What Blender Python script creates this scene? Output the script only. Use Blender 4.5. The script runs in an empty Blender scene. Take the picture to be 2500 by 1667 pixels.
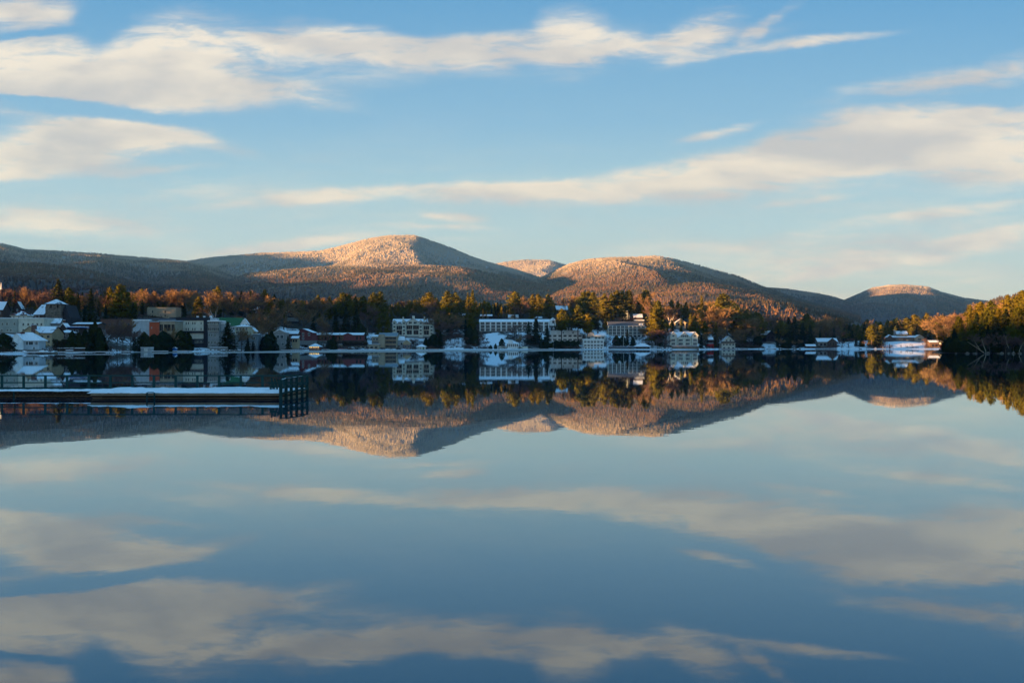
import bpy, math, random
import numpy as np
from mathutils import Vector
random.seed(7); RNG = np.random.default_rng(11)
F = 2431.0; HZ = 843.0; CAMZ = 3.6          # focal length in photo pixels, horizon row, eye height (m)
SC = bpy.context.scene; COL = SC.collection

# ------------------------------------------------------------------ camera
cam = bpy.data.cameras.new('camera'); camo = bpy.data.objects.new('camera', cam); COL.objects.link(camo)
cam.sensor_width = 36; cam.lens = 36 * F / 2500; cam.clip_start = 0.5; cam.clip_end = 60000
camo.location = (0, 0, CAMZ); camo.rotation_euler = (math.radians(90) + math.atan((HZ - 833.5) / F), 0, 0)
SC.camera = camo

# ------------------------------------------------------------------ sun
TAN = 0.05; EL = math.atan(TAN)
SF = np.array([0.89, 0.456]); SU = np.array([-0.456, 0.89])      # down-sun and across-sun axes on the ground
sl = bpy.data.lights.new('sun', 'SUN'); sl.energy = 5.0; sl.angle = math.radians(0.5); sl.color = (1.0, 0.52, 0.18)
so = bpy.data.objects.new('sun', sl); COL.objects.link(so)
so.rotation_euler = Vector((SF[0], SF[1], -TAN)).to_track_quat('-Z', 'Y').to_euler()

# ------------------------------------------------------------------ node helpers
class NT:
    def __init__(s, nt): s.nt = nt; s.nt.nodes.clear()
    def n(s, t, **k):
        nd = s.nt.nodes.new(t)
        for a, b in k.items(): setattr(nd, a, b)
        return nd
    def put(s, sock, v):
        if isinstance(v, bpy.types.NodeSocket): s.nt.links.new(v, sock)
        elif v is not None: sock.default_value = v
    def math(s, op, a, b=None, c=None, clamp=False):
        nd = s.n('ShaderNodeMath', operation=op); nd.use_clamp = clamp
        for i, v in enumerate((a, b, c)):
            if v is not None: s.put(nd.inputs[i], v)
        return nd.outputs[0]
    def vec(s, op, a, b=None, out=0):
        nd = s.n('ShaderNodeVectorMath', operation=op); s.put(nd.inputs[0], a)
        if b is not None: s.put(nd.inputs[1], b)
        return nd.outputs[out]
    def noise(s, v, scale, det=4, rough=.55, dist=0.0, col=False):
        nd = s.n('ShaderNodeTexNoise'); s.put(nd.inputs['Vector'], v); nd.inputs['Scale'].default_value = scale
        nd.inputs['Detail'].default_value = det; nd.inputs['Roughness'].default_value = rough; nd.inputs['Distortion'].default_value = dist
        return nd.outputs['Color' if col else 'Fac']
    def mr(s, v, a, b, c=0.0, d=1.0, smooth=True):
        nd = s.n('ShaderNodeMapRange', interpolation_type='SMOOTHSTEP' if smooth else 'LINEAR')
        for i, x in enumerate((v, a, b, c, d)): s.put(nd.inputs[i], x)
        return nd.outputs[0]
    def mix(s, f, a, b):
        nd = s.n('ShaderNodeMix', data_type='RGBA'); s.put(nd.inputs[0], f)
        for i, x in ((6, a), (7, b)):
            s.put(nd.inputs[i], (*x, 1) if isinstance(x, tuple) and len(x) == 3 else x)
        return nd.outputs[2]
    def mapping(s, v, loc=(0, 0, 0), rot=(0, 0, 0), sc=(1, 1, 1)):
        nd = s.n('ShaderNodeMapping'); s.put(nd.inputs[0], v)
        nd.inputs['Location'].default_value = loc; nd.inputs['Rotation'].default_value = rot; nd.inputs['Scale'].default_value = sc
        return nd.outputs[0]
    def ramp(s, v, stops):
        nd = s.n('ShaderNodeValToRGB'); s.put(nd.inputs[0], v); cr = nd.color_ramp
        while len(cr.elements) < len(stops): cr.elements.new(0.5)
        for e, (p, c) in zip(cr.elements, stops): e.position = p; e.color = (*c, 1)
        return nd.outputs[0]

# ------------------------------------------------------------------ sky: Nishita air with cirrus and stratus banks
wd = bpy.data.worlds.new('World'); SC.world = wd; wd.use_nodes = True
W = NT(wd.node_tree)
sky = W.n('ShaderNodeTexSky', sky_type='NISHITA'); sky.sun_disc = False
sky.sun_elevation = EL; sky.sun_rotation = math.atan2(-SF[0], -SF[1]); sky.air_density = 1.0; sky.dust_density = 0.6; sky.ozone_density = 1.6
tc = W.n('ShaderNodeTexCoord'); sx = W.n('ShaderNodeSeparateXYZ'); W.put(sx.inputs[0], tc.outputs['Generated'])
ay = W.math('MAXIMUM', W.math('ABSOLUTE', sx.outputs[1]), 0.08)
uu = W.math('DIVIDE', sx.outputs[0], ay); vv = W.math('DIVIDE', sx.outputs[2], ay)
cb = W.n('ShaderNodeCombineXYZ'); W.put(cb.inputs[0], uu); W.put(cb.inputs[1], vv)
P0 = W.mapping(cb.outputs[0], sc=(2.431, 2.431, 1))           # thousands of photo pixels at the focal length
SKYBLOBS = [  # centre (photo px), half length, half height (px), rotation deg, weight
 (120,165,400,62,-5,1.0), (330,225,260,40,-14,0.8), (430,120,150,70,10,0.75), (470,225,330,50,-6,0.95), (310,255,170,32,-8,0.5), (700,100,160,26,0,0.8),
 (60,25,140,42,-4,0.75), (960,115,230,32,-12,0.8), (1180,112,300,26,3,0.85), (1390,95,80,65,22,0.7), (1480,115,320,24,6,0.8), (1700,85,100,38,25,0.75),
 (1930,108,220,13,6,0.65), (20,262,70,14,-8,0.5), (230,318,190,34,-4,0.95), (110,375,260,50,10,1.0), (400,330,200,34,-3,0.8), (560,355,120,22,-14,0.55),
 (420,420,150,14,0,0.5), (60,215,200,30,-6,0.6), (250,215,240,34,-6,0.5), (100,540,260,28,-3,0.85), (900,480,350,14,4,0.4), (1250,468,520,20,1,0.8),
 (850,478,260,12,5,0.5), (1650,430,330,30,8,0.85), (1950,390,330,48,10,1.0), (2450,370,200,75,0,0.9), (2200,285,200,20,3,0.6), (1750,320,110,12,12,0.5),
 (2400,270,170,16,-2,0.5), (2330,195,280,20,8,0.45), (2450,150,120,22,12,0.35), (1960,495,110,10,6,0.4), (680,600,230,14,6,0.7), (1110,535,75,11,-8,0.6),
 (1100,560,160,7,-3,0.4), (1900,595,300,18,1,0.55), (2200,620,380,22,5,0.65), (2430,580,150,18,14,0.7), (2050,655,300,14,6,0.5), (2350,690,200,13,6,0.3),
 (1950,410,620,80,8,0.3), (1400,470,520,40,2,0.28), (350,470,420,70,0,0.32), (2150,600,520,70,4,0.38), (420,150,420,60,-3,0.3), (2300,210,300,40,10,0.22),
 (750,560,500,40,2,0.2), (1300,130,520,60,4,0.26), (700,110,300,60,-6,0.26), (2330,370,330,110,4,0.28), (150,350,330,70,2,0.22), (2300,520,260,14,8,0.4),
 (2230,345,280,56,5,1.0), (1880,50,90,14,38,0.4)]
warpn = W.noise(P0, 3.6, 5, .62, col=True)
wv = W.vec('SUBTRACT', warpn, (.5, .5, .5)); wv = W.vec('MULTIPLY', wv, (.16, .055, 0))
Pw = W.vec('ADD', P0, wv)
dens = None
for (bx, by, a, b, rot, w) in SKYBLOBS:
    if w == 0: continue
    x0 = (bx - 1250) / 1000; y0 = (HZ - by) / 1000; r = -math.radians(rot); a /= 1000; b /= 1000
    nd = W.n('ShaderNodeMapping', vector_type='TEXTURE'); W.put(nd.inputs[0], Pw)
    nd.inputs['Location'].default_value = (x0, y0, 0); nd.inputs['Rotation'].default_value = (0, 0, -r); nd.inputs['Scale'].default_value = (a * 1.25, b * 1.35, 1)
    l = W.vec('LENGTH', nd.outputs[0], out=1)
    g = W.mr(l, 0.0, 1.35, w * 1.3, 0.0)
    dens = g if dens is None else W.math('SUBTRACT', W.math('ADD', dens, g), W.math('MULTIPLY', W.math('MULTIPLY', dens, g), .55))
for (bx, by, a, b, rot) in [(300, 276, 420, 20, -5), (640, 300, 260, 45, -4), (60, 238, 150, 8, -6), (200, 452, 330, 18, 2), (80, 78, 200, 9, 4), (230, 60, 60, 60, 30), (520, 430, 200, 20, 0), (760, 330, 200, 60, 0)]:   # clear gaps between the banks
    nd = W.n('ShaderNodeMapping', vector_type='TEXTURE'); W.put(nd.inputs[0], Pw); nd.inputs['Location'].default_value = ((bx - 1250) / 1000, (HZ - by) / 1000, 0)
    nd.inputs['Rotation'].default_value = (0, 0, math.radians(rot)); nd.inputs['Scale'].default_value = (a / 1000, b / 1000, 1)
    dens = W.math('MULTIPLY', dens, W.mr(W.vec('LENGTH', nd.outputs[0], out=1), .3, 1.5, .12, 1.0))
Pn = W.mapping(P0, rot=(0, 0, math.radians(-7)), sc=(.8, 4.2, 1))
n1 = W.noise(Pn, 3.5, 6, .6, .5); n2 = W.noise(W.mapping(P0, loc=(4, 2, 0), rot=(0, 0, math.radians(-14)), sc=(.6, 3.0, 1)), 11, 7, .66, 1.2)
nn = W.math('ADD', W.math('MULTIPLY', n1, .58), W.math('MULTIPLY', n2, .42))
tex = W.mr(nn, .36, .64, .42, 1.25)
alpha = W.mr(W.math('MULTIPLY', dens, tex), .02, .95, 0.0, .95)
veil = W.math('MULTIPLY', W.mr(n1, .42, .75), W.mr(vv, .26, .03, 0.0, .50))   # thin streaks near the horizon
alpha = W.math('MAXIMUM', alpha, veil)
shade = W.mr(W.noise(W.mapping(P0, loc=(1, 7, 0), rot=(0, 0, math.radians(8)), sc=(1, 3.0, 1)), 2.6, 4, .5, .3), .38, .66)
lowv = W.mr(vv, .05, .34)
lit = W.mix(lowv, (.97, .80, .59), (.97, .85, .69))
shd = W.mix(lowv, (.62, .57, .52), (.62, .585, .56))
CLOUDGAIN = 1.0
ccol = W.mix(shade, lit, shd)
air = W.ramp(W.mr(vv, 0.0, .36, 0, 1, False), [(0, (.62, .62, .50)), (.16, (.58, .63, .555)), (.32, (.475, .61, .625)), (.45, (.39, .58, .665)), (.62, (.25, .475, .67)), (1.0, (.105, .34, .62))])
EXPOSURE = 2.737; K = 0.15                        # low winter sun: the photograph is exposed about two stops up
nish = W.n('ShaderNodeVectorMath', operation='SCALE'); W.put(nish.inputs[0], sky.outputs[0]); nish.inputs[3].default_value = 0.15 * 4
base = W.mix(.06, air, nish.outputs[0])
colr = W.mix(alpha, base, ccol)
gain = W.mr(sx.outputs[1], .25, -.6, 1.0, 1.25)                                  # unseen sky half behind the viewer, on the sun side, boosted as fill
sc_ = W.n('ShaderNodeVectorMath', operation='SCALE'); W.put(sc_.inputs[0], colr); W.put(sc_.inputs[3], gain); colr = sc_.outputs[0]
out = W.n('ShaderNodeOutputWorld'); bg = W.n('ShaderNodeBackground'); W.put(bg.inputs[0], colr); bg.inputs[1].default_value = K
W.put(out.inputs[0], bg.outputs[0])
vs = SC.view_settings; vs.view_transform = 'Standard'; vs.look = 'None'; vs.exposure = EXPOSURE; vs.gamma = 1
SC.cycles.use_denoising = True; SC.cycles.max_bounces = 6; SC.cycles.diffuse_bounces = 2; SC.cycles.glossy_bounces = 3
SC.cycles.transmission_bounces = 2; SC.cycles.volume_bounces = 0; SC.cycles.transparent_max_bounces = 4
SC.cycles.sample_clamp_indirect = 4; SC.cycles.caustics_reflective = False; SC.cycles.caustics_refractive = False
# ------------------------------------------------------------------ materials
def material(name):
    m = bpy.data.materials.new(name); m.use_nodes = True; t = NT(m.node_tree)
    o = t.n('ShaderNodeOutputMaterial'); p = t.n('ShaderNodeBsdfPrincipled'); t.put(o.inputs[0], p.outputs[0])
    p.inputs['Roughness'].default_value = .85; p.inputs['Specular IOR Level'].default_value = .25
    return m, t, p, o
def plain(name, c, var=.18, scale=1.2, rough=.85, spec=.25):
    m, t, p, o = material(name); co = t.n('ShaderNodeTexCoord').outputs['Object']
    f = t.noise(co, scale, 4, .6)
    t.put(p.inputs['Base Color'], t.mix(t.mr(f, .3, .7), tuple(x * (1 - var) for x in c), tuple(min(1, x * (1 + var)) for x in c)))
    p.inputs['Roughness'].default_value = rough; p.inputs['Specular IOR Level'].default_value = spec
    return m
def siding(name, c, line=.35, step=.25, var=.12):
    m, t, p, o = material(name); co = t.n('ShaderNodeTexCoord').outputs['Object']
    s = t.n('ShaderNodeSeparateXYZ'); t.put(s.inputs[0], co)
    fr = t.math('FRACT', t.math('DIVIDE', s.outputs[2], step))
    ln = t.math('MULTIPLY', t.math('LESS_THAN', fr, .16), line)
    f = t.noise(co, .5, 4, .6)
    b = t.mix(t.mr(f, .3, .7), tuple(x * (1 - var) for x in c), tuple(min(1, x * (1 + var)) for x in c))
    t.put(p.inputs['Base Color'], t.mix(ln, b, tuple(x * .4 for x in c)))
    return m
def stone(name, c, scale=1.4):
    m, t, p, o = material(name); co = t.n('ShaderNodeTexCoord').outputs['Object']
    v = t.n('ShaderNodeTexVoronoi'); t.put(v.inputs['Vector'], co); v.inputs['Scale'].default_value = scale
    sp = t.n('ShaderNodeSeparateColor'); t.put(sp.inputs[0], v.outputs['Color'])
    t.put(p.inputs['Base Color'], t.mix(sp.outputs[0], tuple(x * .55 for x in c), tuple(x * 1.35 for x in c)))
    return m
def foliage(name, ca, cb, cc, tr=.25):
    m, t, p, o = material(name); oi = t.n('ShaderNodeObjectInfo'); co = t.n('ShaderNodeTexCoord').outputs['Object']
    f = t.noise(co, .45, 3, .6); f2 = t.noise(co, 2.2, 2, .5)
    c = t.mix(t.mr(f, .35, .65), ca, cb); c = t.mix(t.math('MULTIPLY', oi.outputs['Random'], .75), c, cc)
    hs = t.n('ShaderNodeHueSaturation'); t.put(hs.inputs['Color'], c); t.put(hs.inputs['Value'], t.mr(f2, .3, .7, .58, 1.38))
    d = t.n('ShaderNodeBsdfDiffuse'); t.put(d.inputs[0], hs.outputs[0]); tl = t.n('ShaderNodeBsdfTranslucent'); t.put(tl.inputs[0], hs.outputs[0])
    mx = t.n('ShaderNodeMixShader'); mx.inputs[0].default_value = tr; t.put(mx.inputs[1], d.outputs[0]); t.put(mx.inputs[2], tl.outputs[0])
    t.put(o.inputs[0], mx.outputs[0]); return m
M = {}
M['snow'] = plain('snow', (.80, .82, .86), .06, .8, .7, .2)
M['roofsnow'] = plain('roof_snow', (.78, .80, .84), .07, 1.5, .7, .2)
def patchy(name, dark, share):      # roof with part of its snow slid or melted off
    m, t, p, o = material(name); co = t.n('ShaderNodeTexCoord').outputs['Object']
    f = t.noise(co, .28, 5, .7)
    t.put(p.inputs['Base Color'], t.mix(t.mr(f, share - .04, share + .04), (.76, .79, .84), dark)); return m
M['patchy'] = patchy('thin_snow', (.12, .12, .13), .56)
M['patchyred'] = patchy('thin_snow_on_red_tiles', (.10, .03, .025), .45)
for k, c in dict(white=(.78, .78, .75), cream=(.60, .58, .48), tan=(.36, .29, .20), yellowtan=(.36, .27, .16), greygreen=(.30, .32, .28), grey=(.27, .27, .26),
                 bluegrey=(.22, .26, .29), lightblue=(.40, .44, .46), brown=(.10, .065, .05), darkbrown=(.045, .032, .028), redbrown=(.13, .05, .04), red=(.42, .03, .025),
                 orange=(.42, .085, .035), paleyellow=(.50, .47, .34), tudor=(.34, .31, .24), mint=(.42, .50, .48), motelred=(.17, .045, .04)).items():
    M[k] = siding('siding_' + k, c)
for k, c in dict(charcoal=(.03, .03, .035), slate=(.075, .085, .10), redroof=(.11, .028, .022), greenroof=(.035, .12, .05), greymetal=(.20, .24, .27), trimwhite=(.70, .70, .67), trimcream=(.6, .57, .47),
                 darkgreen=(.010, .045, .045), brick=(.14, .075, .055), darkwood=(.05, .035, .025), oldwood=(.24, .19, .13), blue=(.02, .12, .36), wetwood=(.035, .028, .02), concrete=(.20, .20, .19), tarp=(.05, .10, .13), black=(.012, .012, .014)).items():
    M[k] = plain('paint_' + k, c)
M['stone'] = stone('rubble_stone', (.16, .13, .10)); M['stonelight'] = stone('field_stone', (.28, .24, .21))
mg, t, p, o = material('window_glass'); p.inputs['Base Color'].default_value = (.008, .010, .013, 1); p.inputs['Roughness'].default_value = .25; p.inputs['Specular IOR Level'].default_value = .22; M['glass'] = mg
mg, t, p, o = material('bulb'); p.inputs['Emission Color'].default_value = (1, .6, .15, 1); p.inputs['Emission Strength'].default_value = 1.2; M['bulb'] = mg
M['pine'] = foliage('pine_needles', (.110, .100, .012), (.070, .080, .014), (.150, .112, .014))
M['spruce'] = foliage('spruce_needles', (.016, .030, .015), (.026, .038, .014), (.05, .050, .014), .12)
M['twigs'] = foliage('bare_twigs', (.24, .15, .08), (.18, .115, .068), (.28, .17, .07), .2)
M['redtwigs'] = foliage('reddish_twigs', (.17, .10, .085), (.13, .085, .075), (.19, .115, .08), .2)
M['bark'] = plain('bark', (.085, .065, .05), .3, 3); M['birchbark'] = plain('birch_bark', (.55, .50, .45), .25, 3)
M['shrub'] = foliage('shrub_leaves', (.035, .030, .016), (.05, .035, .02), (.03, .035, .015), .1)

# ------------------------------------------------------------------ mesh building
class MB:
    def __init__(s): s.v = []; s.f = []; s.m = []
    def add(s, vs, fs, mi=0):
        n = len(s.v); s.v += [tuple(x) for x in vs]; s.f += [tuple(n + i for i in f) for f in fs]
        s.m += ([mi] * len(fs) if isinstance(mi, int) else list(mi)); return s
    def box(s, x0, x1, y0, y1, z0, z1, mi=0, top=None):
        v = [(x0, y0, z0), (x1, y0, z0), (x1, y1, z0), (x0, y1, z0), (x0, y0, z1), (x1, y0, z1), (x1, y1, z1), (x0, y1, z1)]
        f = [(0, 3, 2, 1), (4, 5, 6, 7), (0, 1, 5, 4), (1, 2, 6, 5), (2, 3, 7, 6), (3, 0, 4, 7)]
        return s.add(v, f, [mi, mi if top is None else top, mi, mi, mi, mi])
    def slab(s, q, th, top=0, side=1):      # q: upper face, counter-clockwise from above; thickness straight down
        n = len(q); v = list(q) + [(x, y, z - th) for x, y, z in q]
        f = [tuple(range(n)), tuple(range(2 * n - 1, n - 1, -1))] + [(i, i + n, (i + 1) % n + n, (i + 1) % n) for i in range(n)]
        return s.add(v, f, [top] + [side] * (n + 1))
    def tube(s, a, b, r, r2=None, n=6, mi=0):
        a = Vector(a); b = Vector(b); r2 = r if r2 is None else r2; d = (b - a).normalized()
        u = d.orthogonal().normalized(); w = d.cross(u)
        v = [p + (u * math.cos(t) + w * math.sin(t)) * rr for p, rr in ((a, r), (b, r2)) for t in [2 * math.pi * i / n for i in range(n)]]
        f = [(i, (i + 1) % n, (i + 1) % n + n, i + n) for i in range(n)] + [tuple(range(n - 1, -1, -1)), tuple(range(n, 2 * n))]
        return s.add(v, f, mi)
    def mesh(s, name, mats):
        me = bpy.data.meshes.new(name); me.from_pydata(s.v, [], s.f)
        for m in mats: me.materials.append(M[m] if isinstance(m, str) else m)
        me.polygons.foreach_set('material_index', s.m); me.update(); return me
    def build(s, name, mats, parent=None, loc=None): return link(name, s.mesh(name, mats), parent, loc)
def link(name, me, parent=None, loc=None):
    o = bpy.data.objects.new(name, me); COL.objects.link(o)
    if parent is not None: o.parent = parent
    if loc is not None: o.location = loc
    return o
def npmesh(name, V, FC, mats, mi=None, smooth=False):     # V (n,3), FC (m,k) arrays
    me = bpy.data.meshes.new(name); k = FC.shape[1]
    me.vertices.add(len(V)); me.vertices.foreach_set('co', V.astype(np.float32).ravel())
    me.loops.add(FC.size); me.loops.foreach_set('vertex_index', FC.astype(np.int32).ravel())
    me.polygons.add(len(FC)); me.polygons.foreach_set('loop_start', np.arange(0, FC.size, k, dtype=np.int32))
    if mi is not None: me.polygons.foreach_set('material_index', mi.astype(np.int32))
    for m in mats: me.materials.append(M[m] if isinstance(m, str) else m)
    me.update(calc_edges=True); me.validate()
    me.polygons.foreach_set('use_smooth', np.full(len(me.polygons), smooth)); return me
def tag(o, label=None, cat=None, group=None, kind=None):
    for k, v in (('label', label), ('category', cat), ('group', group), ('kind', kind)):
        if v: o[k] = v
    return o
def root(name, loc, rz=0, sc=None):
    o = bpy.data.objects.new(name, None); COL.objects.link(o); o.location = loc; o.rotation_euler = (0, 0, rz); o.empty_display_size = .5
    if sc: o.scale = sc
    return o
def wx(px, D): return (px - 1250) / F * D
def wz(py, D): return CAMZ + (HZ - py) * D / F

# ------------------------------------------------------------------ value noise for terrain
_tab = np.random.default_rng(5).random((256, 256))
def vnoise(x, y):
    xi = np.floor(x).astype(int); yi = np.floor(y).astype(int); fx = x - xi; fy = y - yi
    fx = fx * fx * (3 - 2 * fx); fy = fy * fy * (3 - 2 * fy)
    a = _tab[xi & 255, yi & 255]; b = _tab[(xi + 1) & 255, yi & 255]; c = _tab[xi & 255, (yi + 1) & 255]; d = _tab[(xi + 1) & 255, (yi + 1) & 255]
    return (a * (1 - fx) + b * fx) * (1 - fy) + (c * (1 - fx) + d * fx) * fy
def fbm(x, y, o=4):
    s = 0; a = .5; t = 0
    for i in range(o): s = s + a * vnoise(x * 2 ** i + 17 * i, y * 2 ** i + 31 * i); t += a; a *= .5
    return s / t

# ------------------------------------------------------------------ lake shore terrain
TER = {0: [(420, 864), (445, 858), (480, 843), (520, 815), (560, 790), (600, 775), (660, 755), (720, 745), (900, 760)],
       200: [(470, 862), (490, 857), (520, 838), (560, 812), (600, 792), (660, 770), (720, 756), (900, 770)],
       400: [(555, 859), (575, 856), (592, 847), (620, 828), (680, 779), (740, 757), (900, 770)],
       500: [(562, 858.5), (575, 856), (586, 850), (602, 846), (640, 830), (700, 788), (760, 758), (920, 772)],
       560: [(574, 858.2), (590, 855.5), (620, 849), (650, 842), (700, 822), (750, 792), (810, 763), (940, 774)],
       600: [(645, 856.7), (665, 855), (690, 848), (720, 830), (780, 792), (850, 767), (950, 775)],
       800: [(725, 855.3), (745, 853.5), (790, 838), (830, 822), (880, 792), (940, 769), (1050, 778)],
       1000: [(785, 854.3), (805, 852.8), (850, 832), (880, 816), (920, 797), (970, 766), (1020, 761), (1150, 780)],
       1200: [(825, 853.8), (840, 851), (870, 828), (905, 813), (940, 801), (970, 781), (1000, 766), (1150, 785)],
       1400: [(832, 853.7), (848, 851.5), (870, 836), (900, 817), (940, 801), (980, 771), (1030, 756), (1200, 775)],
       1600: [(841, 853.5), (860, 850.5), (880, 838), (905, 823), (950, 796), (1000, 769), (1050, 759), (1200, 775)],
       1700: [(850, 853.3), (865, 850.5), (890, 842), (920, 830), (960, 810), (1020, 785), (1070, 775), (1200, 785)],
       1800: [(940, 852.5), (955, 848.5), (985, 838), (1030, 818), (1090, 803), (1200, 797), (1350, 785)],
       2000: [(965, 852.2), (985, 849), (1010, 844), (1060, 837), (1150, 826), (1350, 820)],
       2200: [(955, 852.3), (962, 850.8), (1000, 833), (1040, 828), (1100, 822), (1300, 825)],
       2350: [(950, 852.4), (962, 850.8), (1000, 838), (1040, 829), (1100, 822), (1300, 825)]}
_pxs = np.array(sorted(TER)); _Q = np.array([-60, 0, 8, 18, 30, 45, 60, 80, 100, 125, 150, 180, 215, 260, 330, 430.])
_S = np.array([TER[k][0][0] for k in _pxs], float)
_Z = np.array([np.interp(_Q + TER[k][0][0], [TER[k][0][0] - 60] + [d for d, y in TER[k]], [-6] + [0.25 if i == 0 else wz(y, d) for i, (d, y) in enumerate(TER[k])]) for k in _pxs])
def ground(px, D):
    px = np.clip(np.asarray(px, float), _pxs[0], _pxs[-1]); D = np.asarray(D, float)
    i = np.clip(np.searchsorted(_pxs, px, side='right') - 1, 0, len(_pxs) - 2); f = (px - _pxs[i]) / (_pxs[i + 1] - _pxs[i])
    q = D - (_S[i] * (1 - f) + _S[i + 1] * f)
    qi = np.clip(np.searchsorted(_Q, q, side='right') - 1, 0, len(_Q) - 2); g = np.clip((q - _Q[qi]) / (_Q[qi + 1] - _Q[qi]), 0, 1)
    za = _Z[i, qi] * (1 - g) + _Z[i, qi + 1] * g; zb = _Z[i + 1, qi] * (1 - g) + _Z[i + 1, qi + 1] * g
    return za * (1 - f) + zb * f, q
SNOWP = [(-60, 170, 440, 475), (455, 585, 560, 612), (665, 735, 735, 815), (885, 912, 790, 860), (1090, 1130, 800, 860), (1185, 1235, 840, 895), (1330, 1350, 840, 900), (2044, 2125, 960, 1060), (2160, 2258, 950, 1020),
         (1590, 1720, 835, 905), (1180, 1240, 840, 900), (1860, 1900, 950, 1000), (1480, 1560, 845, 885)]
gx = np.arange(-760, 1000, 6.); gy = np.arange(400, 1420, 6.); GX, GY = np.meshgrid(gx, gy, indexing='ij')
PXg = GX / GY * F + 1250; Zg, Qg = ground(PXg, GY)
Zg = Zg + np.where(Qg > 3, (fbm(GX / 14, GY / 14) - .5) * np.clip(Qg / 25, 0, 1.6), 0)
Zg = np.where(PXg > 2420, np.minimum(Zg, Zg), Zg)
sn = np.where(Qg < 7, .9, np.where(Qg < 110, .50, .22)) + (fbm(GX / 22, GY / 22, 3) - .5) * .55
jx = (fbm(GX / 12, GY / 12, 3) - .5) * 30; jy = (fbm(GX / 10 + 9, GY / 10, 3) - .5) * 30
for a, b, c, d in SNOWP: sn = np.where((PXg + jx > a) & (PXg + jx < b) & (GY + jy > c) & (GY + jy < d), np.maximum(sn, .78) , sn)
nx, ny = GX.shape; idx = np.arange(nx * ny).reshape(nx, ny)
FCg = np.stack([idx[:-1, :-1], idx[1:, :-1], idx[1:, 1:], idx[:-1, 1:]], -1).reshape(-1, 4)
m, t, p, o = material('shore_ground'); at = t.n('ShaderNodeAttribute'); at.attribute_name = 'snow_cover'
co = t.n('ShaderNodeNewGeometry').outputs['Position']
f = t.math('ADD', at.outputs['Fac'], t.math('MULTIPLY', t.math('SUBTRACT', t.noise(co, .35, 6, .7), .5), .9))
earth = t.mix(t.mr(t.noise(co, .12, 4, .6), .35, .65), (.030, .022, .016), (.060, .045, .028))
t.put(p.inputs['Base Color'], t.mix(t.mr(f, .50, .62), earth, (.78, .81, .86))); M['ground'] = m
me = npmesh('ground', np.stack([GX.ravel(), GY.ravel(), Zg.ravel()], 1), FCg, ['ground'], smooth=True)
a = me.attributes.new('snow_cover', 'FLOAT', 'POINT'); a.data.foreach_set('value', sn.ravel().astype(np.float32))
tag(link('ground', me), 'snowy village ground rising from the far lake shore', 'ground', kind='structure')

# headland on the right, near side of the lake
def head(X, Y):
    sh = np.interp(X, [190, 203, 212, 230, 260, 400, 900], [700, 520, 462, 438, 428, 425, 330]); bk = 640 + .2 * (X - 250)
    q = np.minimum(np.minimum(Y - sh, bk - Y), (X - .4265 * Y) * 1.1 + (fbm(Y / 20, Y * 0, 2) - .5) * 6)
    return np.where(q < 0, np.maximum(-4, q * .3), np.minimum(9, .35 + .13 * q) * 1.0) + np.where(q > 2, (fbm(X / 9, Y / 9) - .45) * 1.6, 0), q
gx = np.arange(180, 760, 4.); gy = np.arange(360, 760, 4.); HX, HY = np.meshgrid(gx, gy, indexing='ij'); HZg, hq = head(HX, HY)
nx, ny = HX.shape; idx = np.arange(nx * ny).reshape(nx, ny)
me = npmesh('headland', np.stack([HX.ravel(), HY.ravel(), HZg.ravel()], 1), np.stack([idx[:-1, :-1], idx[1:, :-1], idx[1:, 1:], idx[:-1, 1:]], -1).reshape(-1, 4), ['ground'], smooth=True)
a = me.attributes.new('snow_cover', 'FLOAT', 'POINT'); a.data.foreach_set('value', np.full(nx * ny, .20, np.float32))
tag(link('headland', me), 'low wooded headland at the right of the lake', 'headland', kind='structure')

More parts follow.
